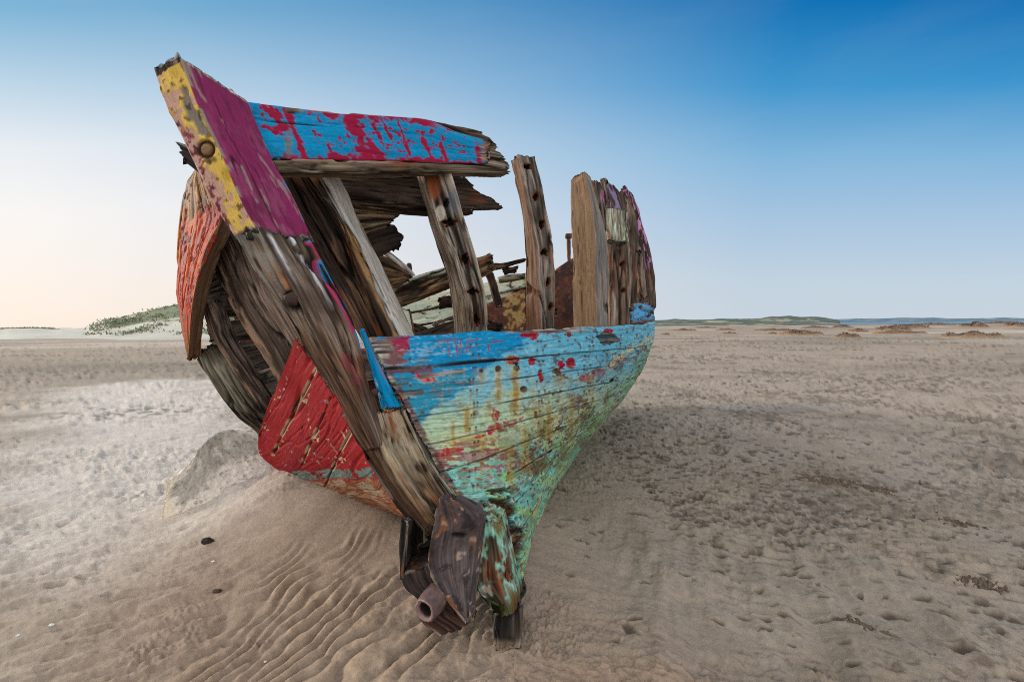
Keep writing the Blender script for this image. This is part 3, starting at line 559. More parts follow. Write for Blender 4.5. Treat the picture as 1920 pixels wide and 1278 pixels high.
    rot = sm(np.hypot((px-943)/38, (py-1010)/95)+.45*n1+.35*n2_, 1.08, .75); brn = sm(fb2(px/34+3, py/24, 3, 481)+.4*ns, .18, .5)*sm(py+.35*(px-900), 800, 880); paint = mixc(paint, srgb(98, 70, 42), brn*.42); brn2 = sm(fb2(px/22+9, py/30, 3, 482)+.5*n2_, .34, .6)*sm(px, 820, 950)*sm(py, 690, 760); paint = mixc(paint, srgb(120, 84, 44), brn2*.45)
    spk = sm(n2_*1.2+.8*nf, .58, .74)*(.30+.40*bot); bare = np.clip(bare+spk*.9, 0, 1)
    col = paint*(1+.10*ns+.10*nf)[:, None]; col = mixc(col, srgb(60, 44, 40), spk*.6)
    col = col*(1-bare)[:, None]+wood_c*bare[:, None]
    col = mixc(col, mixc(np.broadcast_to(srgb(76, 46, 30), col.shape)*1.0, srgb(26, 18, 15), sm(n1+.5*ns, -.2, .25)), rot); col = mixc(col, srgb(150, 110, 60), rot*sm(ns, .4, .7)*.8)
    for pts in LETTERS:
        d, _ = dline(px, py, pts); m = sm(d+.9*n2_, 1.5, .7); col = mixc(col, srgb(150, 62, 74), m*.95); disp = disp-.002*m
    # nails down each frame line, weeping a little
    for cx in (770, 885, 893, 1010, 1018, 1100, 1108, 1160, 1196):
        for cv in (.05, .09, .14, .185, .23, .28, .325, .375, .43, .475, .53, .585, .65):
            cxx = cx+4*math.sin(cx*1.7+cv*40); near_ = (np.abs(px-cxx) < 8) & (np.abs(x.b-cv) < .06)
            if not near_.any(): continue
            rr_ = np.hypot((px[near_]-cxx)/2.4, (x.b[near_]-cv)/.006); mk = sm(rr_, 1.2, .6); col[near_] = col[near_]*(1-mk[:, None]*.8)+srgb(52, 38, 30)*mk[:, None]*.8
            wp = sm(np.abs(px[near_]-cxx)/2.2, 1.2, .3)*sm(x.b[near_], cv-.002, cv+.002)*sm(x.b[near_], cv+.04, cv+.01); col[near_] = col[near_]*(1-.45*wp[:, None])+srgb(120, 78, 36)*.45*wp[:, None]
    # plank seams
    for k, (v0, dd) in enumerate(((.118, 1.0), (.205, .8), (.30, .85), (.40, .75), (.50, .8), (.61, .8), (.72, .75), (.84, .75))):
        dv_ = np.abs(x.b+.003*n2(g*3, k, 461)-v0)*x.S; gap = (.010 if k == 0 else .0055)*(1.4-.6*x.a if k == 0 else 1)
        if k == 0: gap = gap*np.where(px < 930, 1, .45)
        m = sm(dv_, gap, gap*.35)*sm(n2(g*2.5, k*3.3, 463), -1.2 if k == 0 else -.55, .1)
        col = mixc(col, srgb(34, 30, 26), m*dd*1.0); disp = disp-.014*m*dd
    disp = np.where(x.front, disp*.35 + .005*nb+.0016*n2_+.0012*ns -.0035*bare-.0025*np.clip(fl+rr, 0, 1)-.038*rot*(1+.8*n1+.5*ns), disp)
    step_ = np.searchsorted(np.array([.118, .205, .30, .40, .50, .61, .72, .84]), x.b); disp = np.where(x.front, disp+np.array([.006, -.002, .003, -.001, .003, -.003, .002, -.002, .001])[step_]+.003*n2(step_*3.3+.5, g*1.3, 465), disp)
    oth = ~x.front; col = np.where(oth[:, None], np.where((x.b < .002)[:, None], srgb(196, 188, 176)*(1+.2*n1)[:, None], wood_c), col)
    return col, disp
AX = np.array([.165, .986, 0.])
def ext_port(P, n):
    o = []
    base = P[-1]; prev = P[-1]-P[-6]; prev /= np.maximum(np.linalg.norm(prev, axis=1), 1e-6)[:, None]
    for k in range(1, n+1):
        q = k/n; L = 3.2*q; inward = np.array([-1, .165, 0.])*(.42*q*q)*(.4+.6*np.linspace(1, 0, len(base)))[:, None]
        o.append(base+AX*L+inward+np.array([0, 0, -.05*q]))
    return np.array(o)
S = coons([(693,630,2.26),(722,690,2.25),(758,755,2.24),(790,815,2.24),(826,880,2.24),(868,945,2.23),(905,1010,2.2),(930,1080,2.17),(948,1142,2.12)],
          [(693,630,2.26),(790,627,2.42),(880,623,2.62),(1010,618,3.02),(1105,613,3.5),(1165,610,4.0),(1200,608,4.6),(1228,603,5.3)],
          [(1228,603,5.3),(1223,645,5.25),(1208,685,5.15),(1175,740,5.0),(1130,795,4.75),(1085,850,4.5),(1046,905,4.2)],
          [(948,1142,2.12),(979,1090,2.25),(992,1045,2.5),(1009,985,3.0),(1030,932,3.7),(1046,905,4.2)], 430, 400, .012)
hull('port_planking', S, .045, p_port, M_PAINT, 41, ext_port, 60)
# stub of the next strake at the far end
def p_stub(x):
    n1 = fb3(x.g*9, x.s*20, x.t*20, 3, 471); col, disp = wood(43, base=BROWN)(x)
    m = sm(n1+.3, -.1, .1)*sm(x.b, .95, .7); col = np.where(x.front[:, None], mixc(mixc(col, srgb(88, 158, 200), m), srgb(150, 110, 150), sm(n1, .4, .6)*m*.7), col); return col, disp
beam('strake_stub', [(1184,573,4.45),(1200,566,4.75),(1216,566,5.0),(1230,572,5.28)], [(1183,609,4.4),(1200,607.5,4.65),(1216,605,5.0),(1229,602,5.3)], thick=(-.05,.0,0), step=.012, rag=(.12,0), paint=p_stub, mat=M_PAINT, parent=boat, seed=43)

# --- bulwark
def p_bul(x):
    col, disp = wood(51, base=GREY)(x); n1 = fb3(x.g*9, x.s*14, 1, 3, 501); n2_ = fb3(x.g*40, x.s*60, 1, 3, 505); nb = fb3(x.g*3, x.s*2.5, 1, 2, 509); nf = fb3(x.g*90, x.s*90, 1, 2, 513)
    p = np.broadcast_to(BLUE, col.shape)*(1+.22*fb3(x.g*2, x.s*40, 1, 3, 515)+.15*nf)[:, None]
    # slanting bands where the blue is gone
    m = np.zeros(len(col))
    for pts, w in (([(536,206),(553,250),(572,298)], 5.5), ([(655,214),(672,255),(690,300)], 15), ([(690,262),(716,300)], 8), ([(700,232),(722,275)], 3), ([(745,222),(768,290)], 3.2), ([(792,258),(812,300)], 3.5), ([(826,270),(838,300)], 3.5), ([(895,276),(900,300)], 4), ([(715,222),(735,262)], 2.5)):
        d, al = dline(x.px, x.py, pts); m = np.maximum(m, sm(d/w+.9*n1+.9*n2_, 1.15, .75))
    m = np.maximum(m, sm(x.b+.16*n1+.12*n2_, .17, .09)*sm(x.px, 570, 582)*sm(x.px, 850, 800)); m = np.maximum(m, sm(x.b+.13*n1+.10*n2_, .90, .97)*sm(x.px, 520, 540))
    m = np.maximum(m, sm(n1*.9+nb*.5+n2_*.6, .70, .82)); m = np.maximum(m, sm(n2_*1.0+nf*.7+.30*sm(x.a, .3, .5)*sm(x.a, .95, .8), .74, .90))
    p = mixc(p, CRIM, m); p = mixc(p, srgb(126, 112, 84), sm(np.hypot((x.px-541)/9, (x.py-268)/40)+.3*n1, 1, .4)*.75)
    bare = sm(np.hypot((x.px-552)/17, (x.py-206)/6)+.3*n1, 1.1, .8); bare = np.maximum(bare, sm(x.a+.03*n1, .955, .975)); bare = np.maximum(bare, sm(x.a-.75, .0, .05)*sm(x.b+.08*n1, .10, .04))
    seam = sm(np.abs(x.b-.30-.10*x.a)*x.S, .004, .0015)*sm(x.a, .32, .25); p = mixc(p, DARK*.5, seam)
    col = np.where(x.front[:, None], p*(1-bare)[:, None]+col*bare[:, None], col); disp = np.where(x.front, disp*.3-.0012*m-.003*bare-.005*seam, disp)
    return col, disp
beam('bulwark_plank', [(462,189,2.03),(576,205,2.15),(693,215,2.32),(801,224,2.52),(860,246,2.63),(922,258,2.76)], [(512,299,2.06),(600,300,2.17),(698,301,2.33),(800,304,2.5),(914,309,2.74)], thick=(-.024,.036,0), step=.006, rag=(0,.03), paint=p_bul, mat=M_PAINT, parent=boat, rnd=.006, seed=51)
beam('bulwark_plank', [(640,213,2.28),(801,221,2.55),(860,236,2.66),(915,250,2.78),(960,264,2.88)], [(640,300,2.28),(800,303,2.54),(900,309,2.75),(957,318,2.89)], thick=(-.03,.045,0), step=.006, prof1=[(0,.20),(.15,.11),(.2,.12),(.35,.075),(.42,.09),(.6,.04),(.68,.055),(.85,.01),(1,0)], rag=(0,.05), ragf=60, paint=wood(53, base=srgb(150,138,122), second=srgb(96,80,66), k2=.1, rust=.25), parent=boat, rnd=.008, seed=53)
beam('rubbing_rail', [(512,300,2.045),(600,301,2.15),(700,302,2.31),(800,305,2.48),(900,311,2.70),(958,318,2.85)], [(526,322,2.045),(600,323,2.15),(700,324,2.31),(800,324,2.48),(900,325,2.70),(959,325,2.85)], thick=(-.05,.085,0), step=.006, rag=(0,.05), paint=wood(55, base=srgb(140,124,104), second=srgb(84,70,56), k3=.3), parent=boat, rnd=.01, seed=55)

# --- frames of the port side
def e_r1(x, col, disp):
    n1 = fb3(x.g*7, x.s*20, x.t*20, 3, 601); hi = sm(x.b+.22*n1, .62, .82)*x.front; mid = sm(np.abs(x.b-.5)+.2*n1, .16, .05)*x.front
    col = mixc(col, srgb(186, 148, 100), mid*.7); col = mixc(col, srgb(196, 196, 192), hi*.9); col = mixc(col, srgb(205, 200, 190), x.right*.6)
    dk = sm(x.b+.3*n1, .35, .1)*x.front; col = mixc(col, srgb(50, 36, 28), dk*.75); return col, disp+.008*fb3(x.g*4, x.s*10, 1, 2, 603)
beam('frame', [(562,316,2.29),(606,386,2.33),(655,483,2.37),(722,624,2.45),(742,664,2.47)], [(604,314,2.30),(638,380,2.34),(691,483,2.38),(757,624,2.46),(776,664,2.48)], thick=(.03,.13,0), step=.0055, rag=(.02,0), paint=wood(61, base=srgb(132,108,84), second=srgb(92,66,48), rust=.4, k3=.15, crack=1.4, rough=1.3, extra=e_r1), parent=boat, rnd=.018, seed=61)
beam('frame', [(496,290,2.25),(540,386,2.29),(594,480,2.33),(642,560,2.38),(700,672,2.46)], [(570,314,2.31),(614,386,2.35),(664,483,2.39),(728,624,2.47),(750,672,2.49)], thick=(.02,.10,0), step=.0055, rag=(.03,0), paint=wood(60, base=srgb(112,84,64), second=srgb(66,46,36), third=srgb(28,22,20), rust=.5, k2=-.1, k3=.0, crack=1.6, rough=2.6), parent=boat, rnd=.02, seed=60)
def e_r2(x, col, disp):
    n1 = fb3(x.g*8, x.s*25, x.t*25, 3, 611)
    d, al = dline(x.px, x.py, [(818,332),(833,375),(845,415),(860,455),(873,490),(882,530),(890,560),(893,600)]); gr = sm(d+1.5*n1, 5.5, 2.5)*x.front
    col = mixc(col, srgb(22, 16, 14), gr*.9); disp = disp-.02*gr
    col = mixc(col, srgb(150, 84, 48), sm(np.hypot((x.px-812)/16, (x.py-350)/24)+.2*n1, 1.1, .6)*x.front*.8); col = mixc(col, srgb(84, 104, 122), sm(np.hypot((x.px-850)/14, (x.py-375)/30)+.2*n1, 1.1, .5)*x.front*.5)
    d2 = sm(np.hypot((x.px-826)/9, (x.py-400)/14)+.3*n1, 1.1, .8)*x.front; col = mixc(col, srgb(204, 198, 184), d2*.8)
    col = np.where(x.left[:, None], mixc(col, srgb(116, 96, 76), np.full(len(col), .5)), col); return col, disp
beam('frame', [(792,326,2.58),(821,425,2.64),(839,470,2.68),(855,521,2.72),(869,566,2.75),(875,650,2.80)], [(848,326,2.60),(866,388,2.64),(887,454,2.70),(903,513,2.74),(915,579,2.79),(916,650,2.84)], [(777,326,2.72),(797,388,2.76),(821,473,2.82),(839,526,2.85),(849,600,2.89),(851,650,2.92)], side='L', step=.006, paint=wood(62, base=srgb(172,162,148), second=srgb(128,108,88), rust=.3, k2=.25, holes=((837,380,6),(842,417,8),(873,486,7),(887,547,7),(895,601,6)), extra=e_r2), parent=boat, rnd=.012, seed=62)
beam('frame', [(969,290,2.99),(983,354,3.04),(994,407,3.08),(1005,463,3.12),(1008,517,3.16),(1017,650,3.24)], [(1005,294,3.02),(1017,344.5,3.07),(1028,401,3.11),(1038,463,3.15),(1041,542,3.21),(1041,650,3.29)], [(956,308,3.14),(974,379,3.2),(980,435,3.24),(984,510,3.29),(985,614,3.36),(985,650,3.38)], side='L', step=.007, rag=(.012,0), paint=wood(63, base=srgb(150,140,130), second=srgb(112,92,76), k2=.25, rust=.25, holes=((989,312,5),(1005,368,5.5),(1016,421,5.5),(1020,473,6),(1028,528,5),(1033,575,5)), extra=lambda x, c, d: (np.where(x.left[:, None], mixc(c, srgb(128, 86, 54), np.full(len(c), .6)), c), d)), parent=boat, rnd=.012, seed=63)
def e_r4(x, col, disp):
    st = fb3(x.g*1.2, x.s*30, x.t*30, 3, 621)
    col = np.where(x.front[:, None], mixc(mixc(col, srgb(168, 136, 104)*1.0, np.full(len(col), .72)), srgb(120, 92, 66), sm(st, .2, .7)*.5), col)
    col = np.where(x.right[:, None], mixc(col, srgb(138, 142, 144), np.full(len(col), .45)), col); return col, disp*.8
beam('frame', [(1069,338,3.62),(1070,400,3.65),(1071.5,448,3.68),(1075,611,3.80),(1075,640,3.82)], [(1096,321,3.54),(1113,407,3.60),(1118,510,3.68),(1121,611,3.76),(1121,640,3.78)], [(1108,331,3.63),(1125,391,3.70),(1140,448,3.76),(1142,604,3.90),(1142,640,3.92)], step=.008, rag=(.012,0), paint=wood(64, base=srgb(156,136,112), second=srgb(120,96,74), k2=.3, rust=.15, k3=.6, extra=e_r4), parent=boat, rnd=.010, seed=64)
beam('frame', [(1127,340,4.0),(1137,400,4.06),(1143,460,4.12),(1145,640,4.25)], [(1152,345,4.05),(1166,400,4.12),(1179,460,4.2),(1182,640,4.40)], thick=(-.04,.14,0), step=.010, rag=(.08,0), ragf=30, paint=wood(65, base=srgb(164,152,136), second=srgb(110,84,66), rust=.4, holes=((1167,495,4),(1170,545,4))), parent=boat, rnd=.014, seed=65)
beam('frame', [(1171,372,4.5),(1180,430,4.52),(1184,500,4.62),(1184,630,4.8)], [(1186,372,4.52),(1194,430,4.58),(1196,500,4.68),(1196,630,4.9)], thick=(-.03,.12,0), step=.012, rag=(.10,0), paint=wood(66, base=srgb(120,104,92), second=srgb(80,62,52)), parent=boat, rnd=.016, seed=66)
beam('frame', [(1192,420,4.85),(1196,480,4.88),(1200,540,4.9),(1200,600,4.95)], [(1205,420,4.87),(1210,480,4.9),(1213,540,4.92),(1213,600,4.97)], thick=(-.03,.12,0), step=.012, rag=(.10,0), paint=wood(67, base=srgb(134,118,104), second=srgb(84,66,54)), parent=boat, rnd=.016, seed=67)
# broken top strakes at the far end
def p_far(x):
    n1 = fb3(x.g*9, x.s*16, x.t*16, 3, 631); col, disp = wood(68, base=srgb(120,100,84), second=srgb(70,54,46), k3=.2)(x)
    m = sm(n1+.25*sm(x.a, .9, .3), .05, .25)*x.front; col = mixc(col, srgb(140, 128, 172), m*.8); col = mixc(col, srgb(178, 70, 140), sm(n1, .2, .4)*m); return col, disp
beam('top_strake', [(1119,345,3.84),(1130,375,3.86),(1142,405,3.88)], [(1166,350,4.05),(1172,372,4.07),(1178,402,4.09)], thick=(-.03,.05,0), step=.008, prof0=[(0,.02),(.15,-.04),(.25,.05),(.42,-.06),(.55,.06),(.68,-.03),(.8,.07),(.9,.0),(1,.08)], rag=(.06,.04), paint=p_far, mat=M_PAINT, parent=boat, rnd=.008, seed=68)
beam('spacer_block', [(1143,391,3.80),(1144,420,3.81),(1144,447,3.82)], [(1177,398,3.95),(1179,424,3.96),(1180,452,3.97)], thick=(-.06,.08,0), step=.008, paint=wood(69, base=srgb(196,198,176), second=srgb(150,148,124), rust=.1, k3=.6, k2=.4), parent=boat, rnd=.008, seed=69)
def p_edge(x):
    n1 = fb3(x.g*9, x.s*20, x.t*20, 3, 641); col, disp = wood(70, base=srgb(112,92,78), second=srgb(64,48,42), k3=.1, rough=2)(x)
    m = sm(n1, .0, .25)*sm(x.a, .75, .55)*x.front; col = mixc(col, srgb(196, 140, 190), m); return col, disp
beam('top_strake', [(1174,352,4.55),(1184,400,4.65),(1198,455,4.8),(1211,515,4.95),(1214,570,5.0)], [(1186,357,4.75),(1200,400,4.9),(1214,445,5.05),(1225,495,5.2),(1229,540,5.28),(1229,578,5.3)], thick=(-.06,.06,0), step=.010, prof0=[(0,0),(.5,.03),(1,.06)], rag=(.08,0), paint=p_edge, mat=M_PAINT, parent=boat, rnd=.014, seed=70)
for k, (x0, y0, x1, y1, w, d) in enumerate(((1110,333,1122,420,7,3.72),(1119,336,1130,430,8,3.78),(1131,333,1140,392,6,3.86),(1186,390,1194,470,7,4.6),(1196,470,1204,560,9,4.8))):
    beam('splintered_board', [(x0,y0,d),((x0+x1)/2-1,(y0+y1)/2,d),(x1,y1,d)], [(x0+w,y0+4,d+.04),((x0+x1)/2+w+1,(y0+y1)/2,d+.05),(x1+w,y1,d+.05)], thick=(-.02,.05,0), step=.009, rag=(.10,.03), ragf=40, paint=wood(80+k, base=srgb(128,112,98), second=srgb(80,64,54)), parent=boat, rnd=.008, seed=80+k)

# --- timbers inside
beam('inner_plank', [(560,318,2.40),(640,322,2.50),(780,327,2.72),(889,335,2.90),(943,352,3.0)], [(580,366,2.40),(640,372,2.50),(780,385,2.72),(889,394,2.90),(944,393,3.0)], thick=(-.03,.04,0), step=.007, prof1=[(0,.22),(.25,.17),(.45,.12),(.6,.05),(.85,0),(1,0)], rag=(0,.06), ragf=36, paint=wood(91, base=srgb(98,86,76), second=srgb(70,58,50), k3=.3, rust=.1), parent=boat, rnd=.006, seed=91)
beam('inner_plank', [(590,368,2.44),(640,373,2.52),(780,383,2.74),(892,394,2.95)], [(600,380,2.44),(650,385,2.52),(780,402,2.76),(885,402,2.97)], thick=(-.03,.05,0), step=.008, rag=(0,.08), paint=wood(92, base=srgb(134,110,84), second=srgb(76,60,48), rust=.2), parent=boat, rnd=.008, seed=92)
beam('inner_plank', [(600,380,2.62),(680,388,2.70),(757,398,2.82)], [(640,446,2.64),(690,434,2.72),(740,420,2.82)], thick=(-.03,.05,0), step=.007, prof1=[(0,0),(.5,.03),(1,.05)], rag=(0,.03), paint=wood(93, base=srgb(150,130,108), second=srgb(112,92,74), k2=.3, rust=.1, k3=.6), parent=boat, rnd=.008, seed=93)
beam('inner_plank', [(640,446,2.66),(690,432,2.75),(736,421,2.84),(755,432,2.87)], [(670,500,2.68),(700,486,2.76),(735,470,2.84),(754,452,2.87)], thick=(-.03,.07,0), step=.007, prof1=[(0,.05),(.4,0),(.7,.0),(1,.06)], rag=(0,.05), paint=wood(94, base=srgb(70,58,50), second=srgb(46,38,34), k3=.3, rough=2), parent=boat, rnd=.012, seed=94)
beam('inner_plank', [(676,470,3.15),(712,476,3.2),(740,492,3.25),(770,514,3.3)], [(690,560,3.15),(715,548,3.2),(738,536,3.25),(762,524,3.3)], thick=(0,.08,0), step=.010, rag=(.02,.05), paint=wood(95, base=srgb(150,124,92), second=srgb(100,76,54), k3=.3), parent=boat, rnd=.012, seed=95)
beam('inner_plank', [(718,474,3.22),(745,494,3.26),(770,516,3.3)], [(724,470,3.24),(751,491,3.28),(776,513,3.32)], thick=(0,.05,0), step=.010, paint=wood(96, base=srgb(186,184,176), second=srgb(150,140,130)), parent=boat, rnd=.006, seed=96)
def e_bm(x, col, disp):
    n1 = fb3(x.g*6, x.s*18, 1, 3, 651); col = mixc(col, srgb(176, 186, 164), sm(x.b+.15*n1, .35, .15)*x.front*sm(x.a, .75, .6)*.85); return col, disp+.012*n1
beam('deck_beam', [(700,548,3.5),(773,517,3.6),(826,500,3.75),(895,482,3.95),(920,472,4.05)], [(706,588,3.5),(770,562,3.6),(834,538,3.75),(903,512,3.95),(924,501,4.05)], thick=(0,.16,-.02), step=.010, rag=(0,.06), paint=wood(97, base=srgb(150,124,92), second=srgb(92,68,46), rust=.5, k3=.2, rough=2, extra=e_bm), parent=boat, rnd=.02, seed=97)
beam('deck_beam', [(915,494,4.3),(950,489,4.4),(985,482,4.5)], [(915,506,4.3),(950,500,4.4),(986,489,4.5)], thick=(0,.08,0), step=.010, rag=(0,.06), paint=wood(98, base=srgb(110,88,72), second=srgb(72,54,44)), parent=boat, rnd=.01, seed=98)
beam('deck_post', [(910,512,4.45),(919,540,4.47),(928,575,4.5)], [(924,510,4.45),(934,540,4.47),(942,572,4.5)], thick=(0,.1,0), step=.010, paint=wood(99, base=srgb(104,74,56), second=srgb(66,46,38)), parent=boat, rnd=.01, seed=99)
def p_cream(sd):
    def f(x):
        n1 = fb3(x.g*5, x.s*10, 1, 3, sd); n2_ = fb3(x.g*16, x.s*30, 1, 3, sd+4); col, disp = wood(sd, base=BROWN)(x)
        p = mixc(np.broadcast_to(CREAM, col.shape)*1.0, srgb(196, 214, 196), sm(n1, -.2, .4)); p = mixc(p, srgb(214, 190, 120), sm(n1, .3, .7)*.5)
        m = sm(n2_+.4*n1, .75, .5)*sm(x.a, .99, .93); col = np.where(x.front[:, None], p*m[:, None]+col*(1-m)[:, None], col); return col, disp*.6
    return f
for k, (l0, r0, l1, r1) in enumerate((((736,566),(1000,508),(740,592),(1000,536)), ((738,594),(984,539),(744,618),(984,566)), ((742,620),(1000,567),(748,648),(1000,600)), ((700,650),(1000,602),(700,680),(1000,650)))):
    beam('bulkhead_or_backing_board', [(*l0,5.2),((l0[0]+r0[0])/2,(l0[1]+r0[1])/2+1,5.6),(*r0,6.1)], [(*l1,5.2),((l1[0]+r1[0])/2,(l1[1]+r1[1])/2+1,5.6),(*r1,6.1)], thick=(-.01,.05,0), step=.014, rag=(.03,.10), paint=p_cream(700+k*9), mat=M_PAINT, parent=boat, rnd=.008, seed=100+k)
for k, (l0, r0, l1, r1) in enumerate((((1000,556),(1180,558),(1000,600),(1180,600)), ((1000,602),(1180,602),(1000,645),(1180,645)))):
    beam('bulkhead_or_backing_board', [(*l0,5.9),(*r0,5.9)], [(*l1,5.9),(*r1,5.9)], thick=(0,.05,0), step=.016, paint=p_cream(760+k*9), mat=M_PAINT, parent=boat, rnd=.008, seed=106+k)
beam('bulkhead_or_backing_board', [(744,574,5.5),(985,530,6.3)], [(744,650,5.5),(985,650,6.3)], thick=(0,.04,0), step=.02, paint=wood(108, base=srgb(92,80,66), second=srgb(60,50,42)), parent=boat, rnd=.005, seed=108)  # dark backing board added to close the bright gaps between the boards
beam('inner_plank', [(690,655,3.2),(860,596,3.6),(915,590,3.8)], [(700,690,3.2),(860,625,3.6),(915,615,3.8)], thick=(0,.1,0), step=.012, rag=(0,.06), paint=wood(110, base=srgb(96,78,62), second=srgb(52,42,36)), parent=boat, rnd=.016, seed=110)
beam('stringer', [(738,575,3.0),(748,600,3.0),(757,640,3.0)], [(768,585,3.05),(772,605,3.05),(778,640,3.05)], thick=(0,.06,0), step=.010, paint=p_cream(790), mat=M_PAINT, parent=boat, rnd=.01, seed=112)

# --- starboard side
def p_red(x):
    px, py = x.px, x.py; g, s = x.g, x.s; col, disp = wood(121, base=TAN)(x); wc = col.copy()
    n1 = fb3(g*8, s*16, 1, 3, 801); n2_ = fb3(g*30, s*50, 1, 3, 805); nb = fb3(g*3, s*4, 1, 3, 809)
    p = np.broadcast_to(RED, col.shape)*(1+.16*n1+.10*n2_)[:, None]; p = mixc(p, srgb(128, 26, 40), sm(nb, .1, .5)*.5); p = mixc(p, srgb(90, 90, 150), sm(n2_+.5*n1, .7, .9)*.8); p = mixc(p, srgb(120, 30, 34), sm(n1+.3*n2_, .35, .65)*.5)
    band = sm(np.abs(py-np.interp(px, [480,540,600,690,720], [880,893,890,886,884])+3*n1)/10, 1.1, .7)*sm(px, 535, 560)
    low = sm(py-np.interp(px, [480,540,600,690,720], [892,905,900,896,894])+4*n1, -2, 6)*sm(px, 480, 520)
    lo = mixc(np.broadcast_to(srgb(150, 96, 70), col.shape)*1.0, srgb(178, 150, 124), sm(n1, .0, .5)); lo = mixc(lo, srgb(110, 60, 40), sm(n2_, .2, .5)*.6); lo = mixc(lo, srgb(110, 140, 140), sm(n2_+n1, .8, 1)*.6)
    p = mixc(p, srgb(92, 146, 140), band*sm(n2_+n1, -.6, -.1)*.85); p = mixc(p, lo, low)
    bare = sm(n2_*.6+n1*.6, .60, .74)
    gap = np.zeros(len(col))
    for pts in ([(600,675),(575,725),(548,775),(528,815),(512,850)], [(620,745),(600,790),(580,835),(566,872)], [(660,805),(640,840),(622,880),(606,918)]):
        d, al = dline(px, py, pts); w = d+1.2*n1; bare = np.maximum(bare, sm(w, 5.5, 2.5)*sm(n2(g*6, s*6, 815)+.5*sm(al, .5, .0), -.1, .3)); gap = np.maximum(gap, sm(w, 2.2, .9))
    p = p*(1-bare)[:, None]+np.maximum(wc, srgb(196, 170, 136))*bare[:, None]; p = mixc(p, srgb(40, 26, 20), gap*.9)
    col = np.where(x.front[:, None], p, col); disp = np.where(x.front, disp*.35-.002*bare-.012*gap, disp); return col, disp
def ext_star(P, n):
    o = []; base = P[-1]; w = np.linspace(0, 1, len(base))[:, None]
    for k in range(1, n+1):
        q = k/n; o.append(base+np.array([-.10, 1.0, 0.])*(1.6*q)*(1-.6*w)+np.array([.35, 0, -.75])*(q**1.3)*.9)
    return np.array(o)
S2 = coons([(552,636,2.56),(600,705,2.45),(650,780,2.36),(700,865,2.32),(756,968,2.4)], [(552,636,2.56),(530,690,2.75),(506,748,2.98),(484,812,3.25)],
           [(484,812,3.25),(487,850,3.42),(512,874,3.45),(540,891,3.4),(600,918,3.3),(640,932,3.2),(756,968,2.9)], [(756,968,2.4),(756,968,2.9)], 220, 220, .010)
# rows run from the broken top edge down; columns from the stem to the turn of the bilge
hull('starboard_planking', S2, .045, p_red, M_PAINT, 121, ext_star, 30)

def p_or(x):
    n1 = fb3(x.g*6, x.s*14, x.t*14, 3, 821); n2_ = fb3(x.g*24, x.s*40, x.t*40, 3, 825); nb = fb3(x.g*2.5, x.s*6, x.t*6, 2, 829)
    col, disp = wood(131, base=srgb(170,122,70), second=srgb(120,82,50), rust=.4, k2=.3, k3=.5)(x)
    z = sm(x.a+.04*n1, .20, .26)*sm(x.a+.15*n1, 1.0, .75); m = sm(n1*.9+nb*.7+.85, .0, .2)*z; p = mixc(np.broadcast_to(ORANGE, col.shape)*1.0, srgb(150, 40, 24), sm(n1, .0, .4)); p = mixc(p, srgb(190, 126, 48), sm(x.b+.3*n1, .30, .05)*.8*sm(x.a, .6, .4))
    col = np.where(x.front[:, None], p*(1+.45*n2_)[:, None]*m[:, None]+col*(1-m)[:, None], col); ck = sm(n2_+.5*n1, .38, .58)*x.front; col = mixc(col, srgb(60, 36, 40), ck*.75)
    st = sm(fb3(x.g*3, x.t*60, x.s*10, 3, 833), .0, .6); end = x.right; col = np.where(end[:, None], (srgb(112, 88, 68)*(1+.0*st)[:, None]-st[:, None]*srgb(70, 60, 50)*.5), col)
    return col, disp*.7-.006*ck
beam('topside_planking', [(364,318,3.1),(346,345,3.15),(334,430,3.2),(328,520,3.2),(334,590,3.18),(345,640,3.12),(351,668,3.08)], [(374,312,2.78),(406,372,2.74),(415,405,2.74),(388,470,2.76),(366,540,2.80),(358,600,2.84),(353,672,2.92)],
     [(392,330,2.9),(424,395,2.86),(436,432,2.85),(411,490,2.88),(394,545,2.92),(381,610,2.95),(376,668,3.02)], step=.007, rag=(.02,.015), paint=p_or, mat=M_PAINT, parent=boat, rnd=.008, seed=131)
def e_s(frac):
    def f(x, col, disp):
        n1 = fb3(x.g*8, x.s*25, x.t*25, 3, 841); m = sm(x.b+.04*n1, frac+.04, frac)*x.front; col = mixc(col, srgb(182, 150, 124)*(1+.5*n1)[:, None] if False else srgb(178, 146, 120), m*.75*sm(n1, -.5, .1)); col = mixc(col, srgb(50, 36, 26), sm(np.abs(x.b-frac-.05)+.05*n1, .07, .02)*x.front*.6); return col, disp
    return f
beam('frame', [(380,465,3.02),(396,497,3.02),(425,560,3.02),(456,615,3.04),(490,665,3.08),(520,718,3.16),(545,765,3.30)], [(438,395,2.95),(462,440,2.93),(505,540,2.90),(552,620,2.90),(592,700,2.98),(622,765,3.10)], thick=(.06,.12,.0), step=.007, paint=wood(141, base=srgb(128,110,98), second=srgb(92,76,66), k2=.2, rust=.1, k3=.55, extra=e_s(.20)), parent=boat, rnd=.012, seed=141)
beam('frame', [(378,572,3.02),(398,640,3.06),(438,705,3.14),(468,750,3.24),(494,790,3.42)], [(396,568,3.0),(418,630,3.03),(456,694,3.11),(488,742,3.22),(512,782,3.38)], thick=(.02,.12,0), step=.007, paint=wood(142, base=srgb(138,120,108), second=srgb(98,82,72), k2=.2, rust=.1, k3=.6, extra=e_s(.5)), parent=boat, rnd=.012, seed=142)
